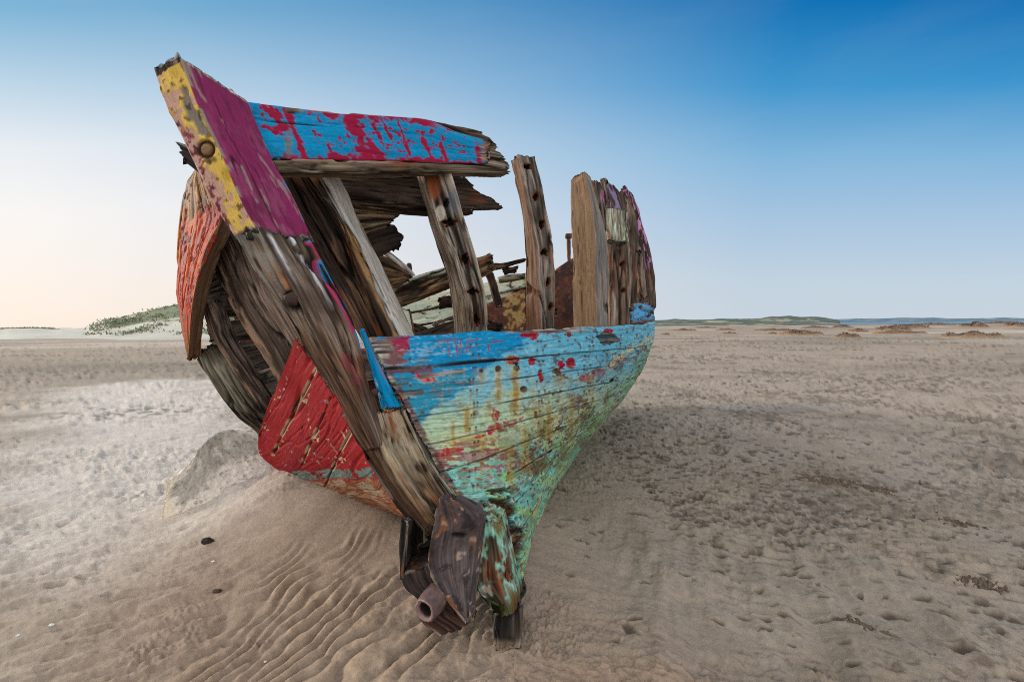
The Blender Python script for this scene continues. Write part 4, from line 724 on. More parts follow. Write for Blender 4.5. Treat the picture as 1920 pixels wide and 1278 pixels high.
for k, (a, b, c, e) in enumerate((((372,520),(470,470),(384,600),(470,590)), ((384,608),(480,592),(396,648),(500,628)), ((394,660),(502,640),(430,700),(530,668)), ((430,714),(532,682),(470,770),(560,750)), ((400,440),(500,430),(372,518),(470,468)))):
    beam('ceiling_or_backing_board', [(*a,3.36),(*b,3.2)], [(*c,3.42+.06*(k%4)),(*e,3.3+.1*(k%4))], thick=(.02,.05,0), step=.009, rag=(.02,.02), paint=wood(150+k, base=srgb(150,140,132), second=srgb(112,104,98), k2=.2, rust=.05, k3=.6), parent=boat, rnd=.006, seed=150+k)
beam('bilge_plank', [(370,655,3.16),(386,700,3.16),(410,742,3.18),(441,780,3.22),(474,806,3.4),(492,830,3.5)], [(392,655,3.08),(412,690,3.08),(440,735,3.14),(472,778,3.26),(498,800,3.4),(510,818,3.5)], thick=(.05,.04,.03), step=.008, rag=(.04,.0), paint=wood(161, base=srgb(128,124,108), second=srgb(92,92,76), k2=.1, rust=.1), parent=boat, rnd=.012, seed=161)
beam('bilge_plank', [(365,672,3.3),(378,694,3.3),(394,712,3.28),(414,722,3.26)], [(384,664,3.28),(398,682,3.26),(410,700,3.24),(418,718,3.22)], thick=(.06,.10,0), step=.009, rag=(.03,.03), paint=wood(162, base=srgb(44,40,38), second=srgb(26,24,24)), parent=boat, rnd=.02, seed=162)
beam('top_strake', [(321,264,2.12),(345,272,2.12),(380,290,2.12)], [(334,298,2.12),(352,310,2.12),(384,336,2.12)], thick=(.05,.12,0), step=.006, prof0=[(0,0),(.3,.03),(.5,.0),(.75,.035),(1,.01)], rag=(.05,0), ragf=40, paint=wood(163, base=srgb(84,72,68), second=srgb(54,46,44)), parent=boat, rnd=.008, seed=163)
beam('ceiling_or_backing_board', [(404,440,3.75),(560,430,3.5)], [(470,735,3.9),(640,760,3.6)], thick=(.02,.05,0), step=.015, paint=wood(158, base=srgb(54,46,42), second=srgb(36,30,28)), parent=boat, rnd=.006, seed=158)  # dark backing panel added behind the rib gaps to stop light
# aft run of the starboard side, low in the sand
def aft_star(x0, y0, z0, x1, y1, z1, th, name, seed, hgt):
    n = 60; t = np.linspace(0, 1, n+1); A = np.stack([x0+(x1-x0)*t-.25*np.sin(np.pi*t), y0+(y1-y0)*t, z0+(z1-z0)*t+.02*n2(t*9, 1, seed)], 1)
    I, J, K, q = lattice(n, 14, 3); b, c = J/14, K/3
    co = A[I]+np.stack([.35*b*b, 0*b, -hgt*b], 1)+np.stack([th*c, 0*c, 0*c], 1)
    x = Ctx(); x.a, x.b, x.c = I/n, b, c; x.g, x.s, x.t = I/n*3.2, b*hgt, c*th; x.g0, x.g1, x.S, x.T, x.L = 0, 3.2, hgt, th, 3.2; x.px = x.py = np.zeros(len(b)); x.front = K == 0; x.right = x.left = x.back = np.zeros(len(b), bool); x.seed = seed
    return finish(name, x, co, q, wood(seed, base=srgb(128,110,92)), M_WOOD, boat, .01)
for k in range(3): aft_star(-2.32+.10*k*k, 3.9, 1.25-.42*k, -1.35+.1*k, 7.2, 1.05-.4*k, .045, 'bilge_plank', 170+k, .41)

# --- iron and rotten wood at the foot of the stem
def p_iron(sd, a=srgb(76, 66, 72), b=srgb(112, 78, 56), c=srgb(34, 28, 30)):
    def f(x):
        n1 = fb3(x.g*8, x.s*18, x.t*18, 3, sd); n2_ = fb3(x.g*14, x.s*60, x.t*60, 3, sd+4); n4 = fb3(x.g*5, x.s*30, x.t*30, 2, sd+8)
        col = np.broadcast_to(a, (len(n1), 3))*(1+.25*n2_)[:, None]; col = mixc(col, b, sm(n4+.4*n1, .3, .6)*.8); col = mixc(col, c, sm(n1, .0, .5)*.7); col = mixc(col, srgb(150, 134, 116), sm(n2_+.4*n4, .62, .85)*.6)
        return col, .004*n1+.002*n2_
    return f
def e_shoe(x, col, disp):
    n1 = fb3(x.g*14, x.s*16, x.t*16, 4, 961); n2_ = fb3(x.g*45, x.s*50, x.t*50, 3, 965); n4 = fb3(x.g*9, x.s*40, x.t*40, 2, 967)
    col = col*.55+srgb(74, 64, 64)*.45*(1+.5*n1+.5*n2_)[:, None]
    col = mixc(col, srgb(30, 24, 24), sm(n1+.4*n2_, .2, .5)*.75); col = mixc(col, srgb(128, 80, 50), sm(n4+.5*n2_, .40, .65)*.75); col = mixc(col, srgb(170, 156, 140), sm(n2_+.3*n4, .52, .75)*.55)
    col = mixc(col, srgb(160, 140, 116), sm(x.e, .008, .0)*sm(n1, -.1, .3)*.6)
    hr = np.hypot((x.px-862)/14, (x.py-1003)/5); h = sm(hr+.3*n1, 1.1, .7)*x.front; col = mixc(col, srgb(22, 18, 18), h)
    return col, disp+.010*n1+.0035*n2_-.012*h-.01*sm(fb3(x.g*6, x.s*9, x.t*9, 2, 969), .3, .6)*sm(x.e, .03, 0)
beam('stem_shoe', [(820,934,2.01),(813,985,1.99),(801,1056,1.97),(836,1125,1.93),(874,1168,1.9)], [(852,932,2.06),(898,966,2.07),(898,1010,2.06),(888,1088,2.0),(879,1170,1.93)], thick=(.02,.05,.0), step=.0055, rag=(.01,.01), paint=wood(901, base=srgb(98,88,86), second=srgb(72,62,62), third=srgb(40,34,34), rust=.22, k3=.3, crack=.0, rough=.12, extra=e_shoe), parent=boat, rnd=.004, seed=181)
beam('stem_shoe', [(756,983,2.04),(750,1040,2.02),(747,1082,2.0)], [(766,985,2.02),(758,1040,2.0),(753,1078,1.98)], thick=(.01,.16,0), step=.0055, paint=wood(905, base=srgb(84,74,70), second=srgb(56,44,40), third=srgb(28,22,20), rust=.3, k3=.2, crack=.5, rough=.9), parent=boat, rnd=.004, seed=182)
beam('stem_shoe', [(752,975,2.17),(748,1085,2.15)], [(822,975,2.17),(822,1085,2.15)], thick=(0,.03,0), step=.009, paint=wood(907, base=srgb(46,40,38), second=srgb(56,44,40), third=srgb(28,22,20), rust=.3, k3=.2, crack=.5, rough=.9), parent=boat, rnd=.004, seed=183)
beam('shoe_block', [(748,1078,2.0),(756,1102,1.98),(782,1124,1.96),(800,1150,1.95)], [(804,1054,1.98),(820,1092,1.97),(838,1124,1.96),(858,1150,1.96)], thick=(.02,.15,0), step=.0055, rag=(.012,.02), paint=wood(909, base=srgb(80,68,64), second=srgb(56,44,40), third=srgb(28,22,20), rust=.3, k3=.2, crack=.5, rough=.9), parent=boat, rnd=.006, seed=184)
beam('shoe_block', [(778,1120,1.99),(790,1165,1.95),(815,1184,1.93),(828,1194,1.91)], [(832,1122,1.99),(850,1148,1.96),(868,1160,1.94),(880,1168,1.92)], thick=(.02,.14,-.02), step=.006, rag=(0,.02), paint=wood(911, base=srgb(98,66,54), second=srgb(56,44,40), third=srgb(28,22,20), rust=.3, k3=.2, crack=.5, rough=.9), parent=boat, rnd=.006, seed=185)
def tube():
    c = W((796,1144,1.89)); ax = np.array([.42, .90, .10]); ax /= np.linalg.norm(ax); e1 = np.cross(ax, [0, 0, 1]); e1 /= np.linalg.norm(e1); e2 = np.cross(e1, ax)
    prof = [(.020,.16),(.026,.08),(.028,.02),(.031,.002),(.040,-.004),(.048,.004),(.050,.03),(.053,.08),(.060,.15),(.062,.22)]
    prof = np.array(prof); t = np.linspace(0, 1, 60); pr = np.stack([np.interp(t, np.linspace(0, 1, len(prof)), prof[:, i]) for i in (0, 1)], 1); na = 64
    th = np.linspace(0, 2*math.pi, na, endpoint=False); R, T = np.meshgrid(pr[:, 0], th, indexing='ij'); Z = np.repeat(pr[:, 1:2], na, 1)
    nz = 1+.09*n3(np.cos(T)*2, np.sin(T)*2, Z*20, 921)+.03*n3(np.cos(T)*7, np.sin(T)*7, Z*60, 922); R = R*nz
    co = (c+R[..., None]*(np.cos(T)[..., None]*e1+np.sin(T)[..., None]*e2*1.15)+Z[..., None]*ax).reshape(-1, 3)
    i, j = np.meshgrid(np.arange(59), np.arange(na), indexing='ij'); j2 = (j+1) % na; q = np.stack([i*na+j, i*na+j2, (i+1)*na+j2, (i+1)*na+j], -1).reshape(-1, 4)
    cap = len(co); co = np.r_[co, (c+ax*.16)[None]]; tri = np.stack([np.arange(na), np.full(na, cap), (np.arange(na)+1) % na], 1)
    ii = np.repeat(np.arange(60), na); n1 = n3(co[:, 0]*60, co[:, 1]*60, co[:, 2]*60, 923); col = np.broadcast_to(srgb(96, 76, 72), co.shape)*(1+.25*n1)[:, None]
    inner = np.r_[ii < 16, True]; col = np.where(inner[:, None], srgb(40, 32, 32), col); rim = np.r_[(ii > 17) & (ii < 30), False]; col = np.where(rim[:, None], srgb(140, 112, 108)*(1+.2*n1)[:, None], col)
    put_mesh('drain_pipe', co, q, col, co, M_IRON, boat, tris=tri)
tube()
def p_foot(x):
    n1 = fb3(x.g*9, x.s*22, x.t*22, 3, 931); n2_ = fb3(x.g*20, x.s*42, x.t*42, 4, 935); col, disp = wood(191, base=srgb(110,96,80), rust=.5, rough=1.6)(x)
    m = sm(n1*.9+n2_*.7+.22, -.05, .3)*sm(x.a, .97, .8); p = mixc(np.broadcast_to(srgb(118, 178, 160), col.shape)*1.0, srgb(150, 184, 168), sm(n2_, .0, .4)); p = mixc(p, srgb(140, 150, 84), sm(n1, .1, .5)*.8); p = mixc(p, srgb(126, 80, 70), sm(n2_-n1, .5, .8)*.8)
    col = mixc(col, p.astype(np.float32)*(1+.35*n2_)[:, None], m); disp = disp*.5+.003*n2_; col = mixc(col, srgb(66, 72, 36), sm(x.a+.12*n1, .72, .95)*.85); col = mixc(col, srgb(96, 62, 40), sm(n2_*.7+n1, .25, .5)*.7); return col, disp+.006*n1
beam('forefoot', [(890,962,2.13),(889,1050,2.08),(889,1098,2.05),(912,1132,2.03),(940,1148,2.0)], [(934,980,2.10),(951,1062,2.07),(964,1108,2.05),(968,1130,2.03),(966,1148,2.01)], thick=(.03,.16,0), step=.0055, rag=(.02,.015), paint=p_foot, mat=M_PAINT, parent=boat, rnd=.016, seed=191)
beam('keel', [(926,1150,2.05),(922,1178,2.02),(926,1215,2.0)], [(976,1136,2.06),(980,1180,2.03),(976,1212,2.0)], thick=(.02,.42,-.03), step=.006, rag=(.015,.0), paint=wood(192, base=srgb(66,58,50), second=srgb(44,38,33), third=srgb(26,24,20), k3=.2, rust=.15, crack=.5, rough=2.6, extra=lambda x, c, d: (mixc(c, srgb(150,132,112), sm(x.a+.1*n3(x.g*20, x.s*20, x.t*20, 5), .72, .95)*.7), d+.016*fb3(x.g*12, x.s*14, x.t*14, 3, 981))), parent=boat, rnd=.03, seed=192)

def bolt(px, py, d, r, h, parent, name='bolt', colr=srgb(62, 44, 38), nrm=None):
    c = W((px, py, d)); ax = np.array([0, 0, EYE])-c if nrm is None else np.asarray(nrm, float); ax = ax/np.linalg.norm(ax); e1 = np.cross(ax, [0, 0, 1]); e1 /= np.linalg.norm(e1); e2 = np.cross(e1, ax)
    prof = np.array([(1.0,-1.5),(1.02,.0),(.95,.5),(.75,.85),(.4,1.0),(.0,1.02)]); na = 20; th = np.linspace(0, 2*math.pi, na, endpoint=False)
    co = []
    for k, (rr, hh) in enumerate(prof):
        w = 1+.08*np.array([math.sin(3*t+k)+math.sin(5*t) for t in th]); co.append(c+(rr*r*w)[:, None]*(np.cos(th)[:, None]*e1+np.sin(th)[:, None]*e2)+ax*hh*h)
    co = np.concatenate(co); n = len(prof); i, j = np.meshgrid(np.arange(n-1), np.arange(na), indexing='ij'); j2 = (j+1) % na
    q = np.stack([i*na+j, i*na+j2, (i+1)*na+j2, (i+1)*na+j], -1).reshape(-1, 4); col = np.broadcast_to(colr, co.shape)*(1+.3*n3(co[:, 0]*90, co[:, 1]*90, co[:, 2]*90, 5))[:, None]
    return put_mesh(name, co, q, col, co, M_IRON, parent)
stem['_o'] = boat['_o']; stem_head['_o'] = boat['_o']
bolt(548, 560, 1.925, .030, .022, stem); bolt(703, 735, 2.045, .017, .012, stem)
bolt(880, 240, 2.63, .010, .03, boat, nrm=(0, 0, 1)); bolt(767, 500, 3.6, .020, .03, boat, nrm=(.1, -.2, 1))
beam('bolt', [(766,495,3.62),(768,520,3.62)], [(771,495,3.62),(773,520,3.62)], thick=(0,.02,0), step=.006, paint=p_iron(941, srgb(84,58,48)), mat=M_IRON, parent=boat, rnd=.004, seed=195)

# ------------------------------------------------------------------ things lying inside the wreck
for k, (p0, p1, q0, q1, d0, d1, bc) in enumerate((((820,560),(846,556),(823,580),(848,577),4.2,4.3,(98,62,46)), ((812,606),(852,588),(816,612),(854,594),4.0,4.1,(196,190,170)), ((948,502),(968,498),(950,514),(966,512),4.4,4.45,(70,54,46)), ((932,520),(984,512),(934,530),(984,524),5.0,5.1,(180,170,140)), ((1003,588),(1046,578),(1006,600),(1048,592),4.2,4.4,(112,78,58)), ((640,560),(800,616),(636,580),(796,640),3.7,3.9,(92,76,62)), ((880,596),(940,606),(878,612),(938,624),4.3,4.5,(66,50,44)))):
    beam('broken_timber', [(*p0,d0),((p0[0]+p1[0])/2,(p0[1]+p1[1])/2-2,(d0+d1)/2),(*p1,d1)], [(*q0,d0),((q0[0]+q1[0])/2,(q0[1]+q1[1])/2-1,(d0+d1)/2),(*q1,d1)], thick=(.01,.07,0), step=.010, rag=(.05,.06), ragf=34, paint=wood(240+k, base=srgb(*bc), second=srgb(*(np.array(bc)*.65)), rust=.45, rough=1.6), parent=boat, rnd=.01, seed=240+k)
def p_rust(sd, yellow=None):
    def f(x):
        n1 = fb3(x.g*6, x.s*8, x.t*8, 3, sd); n2_ = fb3(x.g*26, x.s*30, x.t*30, 3, sd+4)
        col = mixc(np.broadcast_to(srgb(92, 54, 42), (len(n1), 3))*1.0, srgb(60, 40, 36), sm(n1, -.1, .4)); col = mixc(col, srgb(140, 78, 44), sm(n2_, .2, .6)*.7)
        if yellow is not None:
            r_ = np.hypot((x.px-yellow[0])/yellow[2], (x.py-yellow[1])/yellow[3])+.9*n1+.5*n2_; m = sm(r_, 1.1, .9)*x.front; col = mixc(col, srgb(176, 148, 92), m*sm(n2_, .35, .1)); col = mixc(col, srgb(84, 62, 40), sm(np.hypot(x.px-966, x.py-578), 8, 5)*x.front)
        return col, .006*n1
    return f
o1 = W((950, 600, 5.0))
casing = beam('iron_casing', [(905,572,4.9),(983,540,4.9)], [(930,640,4.9),(990,640,4.9)], thick=(.05,.5,0), step=.012, rag=(.03,.02), paint=p_rust(951, (972,580,22,24)), mat=M_IRON, rnd=.02, seed=201, origin=(float(o1[0]), float(o1[1]), float(o1[2])))
tag(casing, 'tilted rusty iron casing with a yellow painted patch, inside the wreck between its bare ribs', 'engine casing')
o2 = W((1058, 600, 5.4)); cab = empty('rusty_cabinet', [float(v) for v in o2])
tag(cab, 'dark rusted iron box with a thin upright pipe inside the wreck', 'iron box')
beam('box_body', [(1040,508,5.4),(1045,503,5.4),(1074,484,5.4),(1090,484,5.4)], [(1040,640,5.4),(1045,640,5.4),(1074,640,5.4),(1090,640,5.4)], thick=(.05,.4,0), step=.014, paint=p_rust(955), mat=M_IRON, parent=cab, rnd=.012, seed=202)
beam('pipe', [(1063,444,5.5),(1064,492,5.5)], [(1070,444,5.5),(1071,492,5.5)], thick=(0,.045,0), step=.008, paint=p_rust(957), mat=M_IRON, parent=cab, rnd=.018, seed=203)
beam('pipe_cap', [(1061,438,5.49),(1061,445,5.49)], [(1073,438,5.49),(1073,445,5.49)], thick=(0,.075,0), step=.008, paint=p_rust(959), mat=M_IRON, parent=cab, rnd=.012, seed=204)

# ------------------------------------------------------------------ concrete slab and small finds
def p_conc(x):
    n1 = fb3(x.g*5, x.s*7, x.t*7, 3, 971); n2_ = fb3(x.g*22, x.s*24, x.t*24, 4, 975); n4 = fb3(x.g*55, x.s*55, x.t*55, 2, 979)
    col = mixc(np.broadcast_to(srgb(216, 208, 195), (len(n1), 3))*1.0, srgb(172, 165, 154), sm(n1+.5*n2_, -.2, .4)); col = mixc(col, srgb(226, 212, 188), sm(x.a+.05*n1, .10, .03)*.8); col = mixc(col, srgb(196, 170, 128), sm(n2_, .45, .7)*.4); col = mixc(col, srgb(86, 78, 68), sm(n4+.5*n2_, .6, .9)*.6)
    return col, .003*n1+.006*n2_+.005*n4
o3 = W((400, 900, 3.4))
slab = beam('concrete_slab', [(316,902,3.36),(350,872,3.45),(386,826,3.6),(414,811,3.72),(480,804,3.8),(520,812,3.85)], [(301,992,3.24),(360,980,3.27),(410,962,3.32),(458,940,3.38),(505,925,3.46),(540,930,3.52)], thick=(-.075,.14,-.02), step=.009, paint=p_conc, mat=M_STONE, rnd=.002, seed=211, origin=[float(v) for v in o3])
tag(slab, 'pale rough slab of broken concrete half buried in sand beside the red bow planks', 'concrete slab')
def gpt(px, py):
    lo, hi = .6, 400.
    for _ in range(50):
        m_ = (lo+hi)/2; p = W((px, py, m_)); 
        if p[2] > gz(p[0], p[1]): lo = m_
        else: hi = m_
    return W((px, py, lo))
def pebble(px, py, r, flat, colr, name, label, cat, seed, group=None):
    c = gpt(px, py); c[2] = gz(c[0], c[1]); nu, nv = 22, 14; th = np.linspace(0, 2*math.pi, nu, endpoint=False); ph = np.linspace(.02, math.pi-.02, nv); P, T = np.meshgrid(ph, th, indexing='ij')
    d = np.stack([np.sin(P)*np.cos(T), np.sin(P)*np.sin(T), np.cos(P)], -1).reshape(-1, 3); rr = r*(1+.35*fb3(d[:, 0]*1.6, d[:, 1]*1.6, d[:, 2]*1.6, 3, seed)); co = c+d*rr[:, None]*np.array([1.25, .9, flat])+np.array([0, 0, r*flat*.4])
    i, j = np.meshgrid(np.arange(nv-1), np.arange(nu), indexing='ij'); j2 = (j+1) % nu; q = np.stack([i*nu+j, (i+1)*nu+j, (i+1)*nu+j2, i*nu+j2], -1).reshape(-1, 4)
    col = np.broadcast_to(colr, co.shape)*(1+.2*n3(d[:, 0]*6, d[:, 1]*6, d[:, 2]*6, seed))[:, None]; o = put_mesh(name, co, q, col, co, M_STONE, origin=c); tag(o, label, cat, group); return o
pebble(390, 1016, .028, .75, srgb(52, 44, 42), 'dark_stone', 'small dark stone on the sand below the concrete slab', 'stone', 3)
pebble(400, 1052, .009, .45, srgb(235, 230, 222), 'white_shell', 'tiny white shell just below the dark stone', 'shell', 4, 'white shells on the sand')
pebble(97, 1171, .010, .4, srgb(225, 232, 230), 'white_shell', 'white shell in a shallow hollow of sand at bottom left', 'shell', 5, 'white shells on the sand')
pebble(34, 1191, .008, .4, srgb(225, 232, 230), 'white_shell', 'small white shell nearest the left edge of the beach', 'shell', 6, 'white shells on the sand')
pebble(497, 1240, .006, .5, srgb(225, 220, 212), 'white_shell', 'tiny pale shell among the sand ripples', 'shell', 8, 'white shells on the sand')
pebble(407, 1108, .018, .5, srgb(74, 60, 50), 'dark_stone', 'thin brown stone on the sand left of the ripples', 'stone', 7)
def weed(px, py, rx, ry, n, label, seed, rot=0.):
    # one low crust of dried weed whose lumps break up through the sand
    c = gpt(px, py); c[2] = gz(c[0], c[1]); N = 110; t = np.linspace(-1.5, 1.5, N+1); U, V = np.meshgrid(t, t, indexing='ij'); U, V = U.ravel(), V.ravel()
    ca_, sa_ = math.cos(rot), math.sin(rot); x = c[0]+U*rx*ca_-V*ry*sa_; y = c[1]+U*rx*sa_+V*ry*ca_
    k = fb2(x*28+seed, y*34, 3, seed)+.55*n2(x*75, y*85, seed+4)-.8*(np.hypot(U, V)**1.5)+.50
    z = ground_z(x, y)+np.clip(k, -.6, .9)*.020-.002
    i, j = np.meshgrid(np.arange(N), np.arange(N), indexing='ij'); q = np.stack([i*(N+1)+j, (i+1)*(N+1)+j, (i+1)*(N+1)+j+1, i*(N+1)+j+1], -1).reshape(-1, 4)
    co = np.stack([x, y, z], 1); col = np.broadcast_to(srgb(104, 90, 76), co.shape)*(1+.4*n2(x*120, y*120, seed))[:, None]
    o = put_mesh('seaweed_clump', co, q, col, co, M_STONE, origin=c); tag(o, label, 'seaweed', 'seaweed clumps on the right-hand sand')
for args in ((1563,905,.20,.075,330,'widest dark clump of dry seaweed on the rippled sand right of the hull',21,-.5), (1643,914,.15,.06,200,'narrow dark seaweed clump just right of the widest one',22,-.8), (1805,982,.12,.05,150,'dark seaweed scrap nearest the right edge above the long sand ridges',23,-.5), (1845,1098,.10,.05,130,'brown seaweed scrap low at the right edge of the beach',24,-.5), (1617,1172,.08,.045,120,'dark seaweed scrap nearest the viewer on the right',25,-.4)):
    weed(*args)

# ------------------------------------------------------------------ far land
def terrain(name, px0, px1, prof, d0, d1, nz_, colf, seed, hz=609.5, nx=260, ny=60, back=1.6, mat=None):
    X = np.linspace(px0, px1, nx); top = np.interp(X, [p for p, _ in prof], [v for _, v in prof])
    zt = np.array([W((a, b, d1))[2] for a, b in zip(X, top)]); t = np.linspace(0, 1, ny); co = []
    for v in t:                                # v 0..0.6 front slope, then down the back
        if v <= .6: w = v/.6; d = d0+(d1-d0)*w; h = w*w*(3-2*w)
        else: w = (v-.6)/.4; d = d1+(d1*back-d1)*w; h = 1-w*w*(3-2*w)
        xw = np.array([W((a, 609, d))[0] for a in X]); yw = np.full(nx, d); z = -.15+(zt+.15)*h
        z = z+nz_*fb2(xw/ (d1*.05), yw/(d1*.05)+0*xw, 3, seed)*h*(1 if v > .6 else min(1, 4*(1-h)+.15)); co.append(np.stack([xw, yw, z], 1))
    co = np.concatenate(co); i, j = np.meshgrid(np.arange(ny-1), np.arange(nx-1), indexing='ij'); q = np.stack([i*nx+j, i*nx+j+1, (i+1)*nx+j+1, (i+1)*nx+j], -1).reshape(-1, 4)
    col = colf(co, np.tile(X, ny), np.repeat(t, nx)); o = put_mesh(name, co, q, col, co, mat or M_FAR); o['kind'] = 'structure'; return co, np.tile(X, ny)
def c_dune(co, X, t):
    n1 = fb2(co[:, 0]*.12, co[:, 1]*.12, 3, 1001); n2_ = fb2(co[:, 0]*.6, co[:, 1]*.6, 3, 1005)
    col = np.broadcast_to(srgb(196, 192, 178), co.shape)*(1+.08*n2_)[:, None]; veg = sm(n1+.35*n2_+1.2*sm(X, 180, 300)*sm(t, .18, .4)-.35, -.1, .25)*sm(t, .12, .2)*sm(X, 165, 220)
    col = mixc(col, srgb(108, 118, 92), veg*.92); col = mixc(col, srgb(140, 128, 72), sm(n2_, .2, .5)*veg*.6); return col
DPROF = [(-500,604),(-250,610),(-120,612),(0,617),(20,615),(60,615),(100,617),(165,614),(180,607),(200,599),(230,596),(250,591),(275,584),(300,578),(340,571),(420,563),(520,575),(640,592),(800,604),(900,606)]
dco, dX = terrain('dunes', -500, 900, DPROF, 58, 105, .35, c_dune, 1011)
def grass_on(co, X, name):
    r_ = np.random.default_rng(5); sel = np.where((X > 165) & (X < 520) & (co[:, 1] < 112) & (co[:, 2] > .5))[0]; sel = r_.choice(sel, 2600); sel2 = np.where((X > 5) & (X < 175) & (np.abs(co[:, 1]-104) < 4))[0]; sel2 = r_.choice(sel2, 300)
    n1 = fb2(co[:, 0]*.12, co[:, 1]*.12, 3, 1001); v, f, c = [], [], []
    for s in np.r_[sel, sel2]:
        p = co[s]
        if s in (): pass
        if X[s] > 175 and n1[s]+.3*r_.normal() < .15: continue
        if X[s] <= 175 and not ((12 < X[s] < 62) or (72 < X[s] < 100)): continue
        for k in range(6):
            a = r_.uniform(0, 6.28); w = r_.uniform(.10, .2); h = r_.uniform(.2, .5); o = r_.normal(0, .7, 2); b = len(v); le = r_.normal(0, .25, 2)
            bx, by, bz = p[0]+o[0], p[1]+o[1], p[2]-.15; cc = srgb(*(np.array([126, 132, 104])*r_.uniform(.9, 1.1)))
            v += [(bx-math.cos(a)*w, by-math.sin(a)*w, bz), (bx+math.cos(a)*w, by+math.sin(a)*w, bz), (bx+le[0], by+le[1], bz+h)]; f.append((b, b+1, b+2)); c += [cc]*3
    o = put_mesh(name, np.array(v), None, np.array(c), np.array(v), M_GRASS, tris=np.array(f)); o['kind'] = 'stuff'
grass_on(dco, dX, 'marram_grass')
def c_hill(co, X, t):
    s_ = co[0, 1]*.05+1; n1 = fb2(co[:, 0]/22, co[:, 1]/22, 3, 1021); n2_ = fb2(co[:, 0]/6, co[:, 1]/6, 3, 1025)
    col = np.broadcast_to(srgb(96, 104, 92), co.shape)*(1+.2*n2_)[:, None]; return mixc(col, srgb(176, 166, 140), sm(n1+.3*n2_, .15, .5)*sm(t, .58, .3)*.8)
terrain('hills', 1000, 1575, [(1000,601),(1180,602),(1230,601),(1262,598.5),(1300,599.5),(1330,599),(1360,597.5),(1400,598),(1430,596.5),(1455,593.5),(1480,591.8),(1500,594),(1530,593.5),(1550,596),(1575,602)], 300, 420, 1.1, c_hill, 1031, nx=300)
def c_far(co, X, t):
    n1 = fb2(co[:, 0]/60, co[:, 1]/60, 3, 1041); return mixc(np.broadcast_to(srgb(100, 120, 134), co.shape)*1.0, srgb(140, 150, 150), sm(n1, .0, .5))  # distance haze put into the far hills' colour as blue-grey
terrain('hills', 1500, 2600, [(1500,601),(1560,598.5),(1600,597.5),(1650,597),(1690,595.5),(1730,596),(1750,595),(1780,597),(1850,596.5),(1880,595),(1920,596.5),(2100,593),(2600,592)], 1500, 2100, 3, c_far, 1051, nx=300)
def sea():
    m = bpy.data.materials.new('sea_water'); m.use_nodes = True; N = m.node_tree.nodes; L = m.node_tree.links; b = N['Principled BSDF']; b.inputs['Base Color'].default_value = (.10, .20, .27, 1); b.inputs['Roughness'].default_value = .35
    tc = N.new('ShaderNodeTexCoord'); nz = N.new('ShaderNodeTexNoise'); nz.inputs['Scale'].default_value = .15; L.new(tc.outputs['Object'], nz.inputs['Vector']); bp = N.new('ShaderNodeBump'); bp.inputs['Strength'].default_value = .3; L.new(nz.outputs['Fac'], bp.inputs['Height']); L.new(bp.outputs[0], b.inputs['Normal'])
    ang = np.radians(np.linspace(29, 75, 60)); e = 330+70*np.array([n2(a*9, 1, 6) for a in ang]).ravel(); rr = [e, e*1.6, e*3, e*6, e*14]; co = np.concatenate([np.stack([r*np.sin(ang), r*np.cos(ang), np.full(60, .14)], 1) for r in rr])
    i, j = np.meshgrid(np.arange(4), np.arange(59), indexing='ij'); q = np.stack([i*60+j, i*60+j+1, (i+1)*60+j+1, (i+1)*60+j], -1).reshape(-1, 4)[:, ::-1]
    o = put_mesh('water', co, q, np.full(co.shape, .2), co, m); o['kind'] = 'structure'
sea()
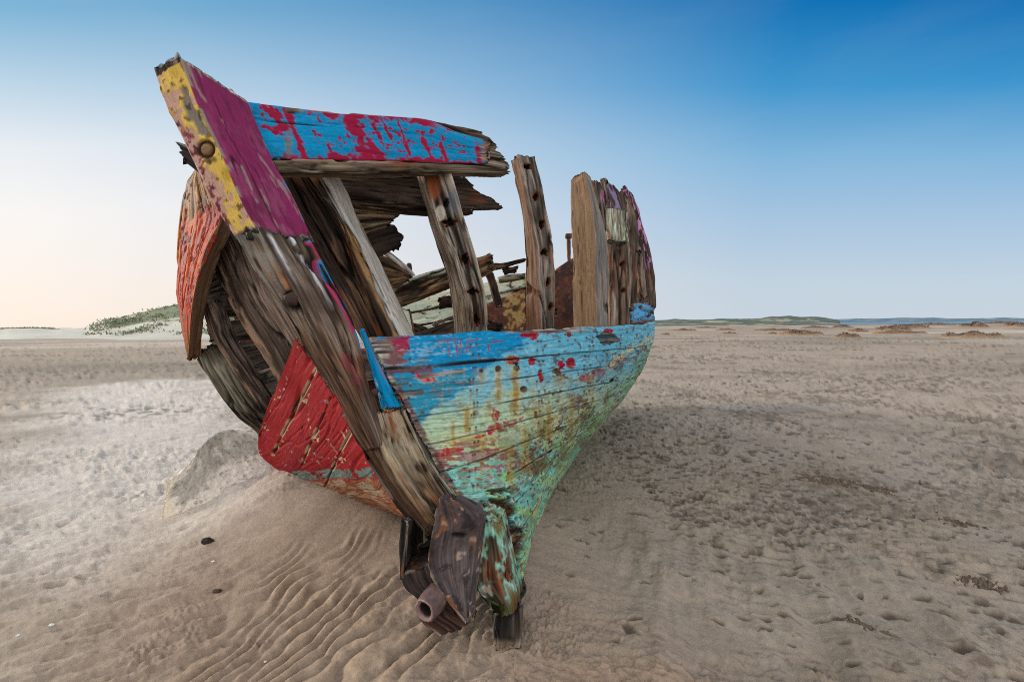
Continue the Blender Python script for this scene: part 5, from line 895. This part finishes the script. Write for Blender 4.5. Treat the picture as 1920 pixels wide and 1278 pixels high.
# brown tussock mounds out on the flat
MOUNDS = [(1562,1614,626,633,'narrow dark brown grass mound standing apart nearest the hull on the far flat'), (1763,1879,623.5,632.5,'largest double humped brown grass mound nearest the right edge'), (1457,1543,620.5,628,'long brown grass mound with a raised right end'),
 (1410,1492,616.5,620.6,None),(1590,1627,618,623,None),(1636,1711,613,620,None),(1636,1736,622,626.6,None),(1557,1600,610.5,615,None),(1657,1744,609,615,None),(1795,1855,607,614,None),(1882,1935,606,613,None),(1260,1307,617,620.5,None),(1340,1380,616,619,None),(1238,1258,625,627.8,None),(1351,1382,622,625,None),(1440,1458,623,626,None),(1700,1790,606,610.5,None),(1500,1560,612.5,616,None),(1300,1345,612.5,615,None),(1840,1915,603.5,607.5,None)]
for k, (x0, x1, yt, yb, lab) in enumerate(MOUNDS):
    cx = (x0+x1)/2; hz = 609.5-(cx-960)*.00873; d = EYE*FPX/max(yb-hz, 3.2); c = W((cx, hz, d)); c[2] = gz(c[0], c[1]); hw = (x1-x0)/2/FPX*d*1.02; hh = (yb-yt)/FPX*d*1.35; dep = hw*.45
    nu, nv = 40, 12; r_ = np.random.default_rng(100+k); th = np.linspace(0, 2*math.pi, nu, endpoint=False); rad = np.linspace(0, 1, nv)
    R, T = np.meshgrid(rad, th, indexing='ij'); lx = (R*np.cos(T)).ravel(); ly = (R*np.sin(T)).ravel(); h = np.sqrt(np.clip(1-R.ravel()**2, 0, 1))*(.75+.45*fb2(lx*2+k*7, ly*2, 2, 50+k)) - .06
    co = np.stack([c[0]+lx*hw*(1+.12*n2(lx*3+k, ly*3, 60)), c[1]+ly*dep, c[2]+h*hh], 1); i, j = np.meshgrid(np.arange(nv-1), np.arange(nu), indexing='ij'); j2 = (j+1) % nu; q = np.stack([i*nu+j, (i+1)*nu+j, (i+1)*nu+j2, i*nu+j2], -1).reshape(-1, 4)
    nn = n3(co[:, 0]*3, co[:, 1]*3, co[:, 2]*6, 77); col = np.broadcast_to(srgb(122, 102, 86), co.shape)*(1+.25*nn)[:, None]; col = mixc(col, srgb(176, 150, 120), sm(R.ravel(), .86, .98)*.7)
    v, tr, cc = list(co), [], list(col); nb_ = int(min(420, 60+hw*70))
    for s in range(nb_):
        p = co[r_.integers(0, len(co)-nu*2)]; b = len(v); w = hh*.10; hb = hh*r_.uniform(.12, .3); a = r_.uniform(0, 3.14); le = r_.normal(0, hh*.12, 2); pc = srgb(*(np.array([118, 92, 72])*r_.uniform(.65, 1.2)))
        v += [np.array([p[0]-math.cos(a)*w, p[1]-math.sin(a)*w, p[2]-hh*.05]), np.array([p[0]+math.cos(a)*w, p[1]+math.sin(a)*w, p[2]-hh*.05]), np.array([p[0]+le[0], p[1]+le[1], p[2]+hb])]; tr.append((b, b+1, b+2)); cc += [pc]*3
    o = put_mesh('grass_mound', np.array(v), q, np.array(cc), np.array(v), M_GRASS, tris=np.array(tr), origin=c)
    tag(o, lab or 'low brown grassy hummock among the many on the far right-hand sand flat', 'grass mound', 'brown grass mounds on the far sand flat')
for o in (boat, cab, stem, stem_head):
    if '_o' in o: del o['_o']
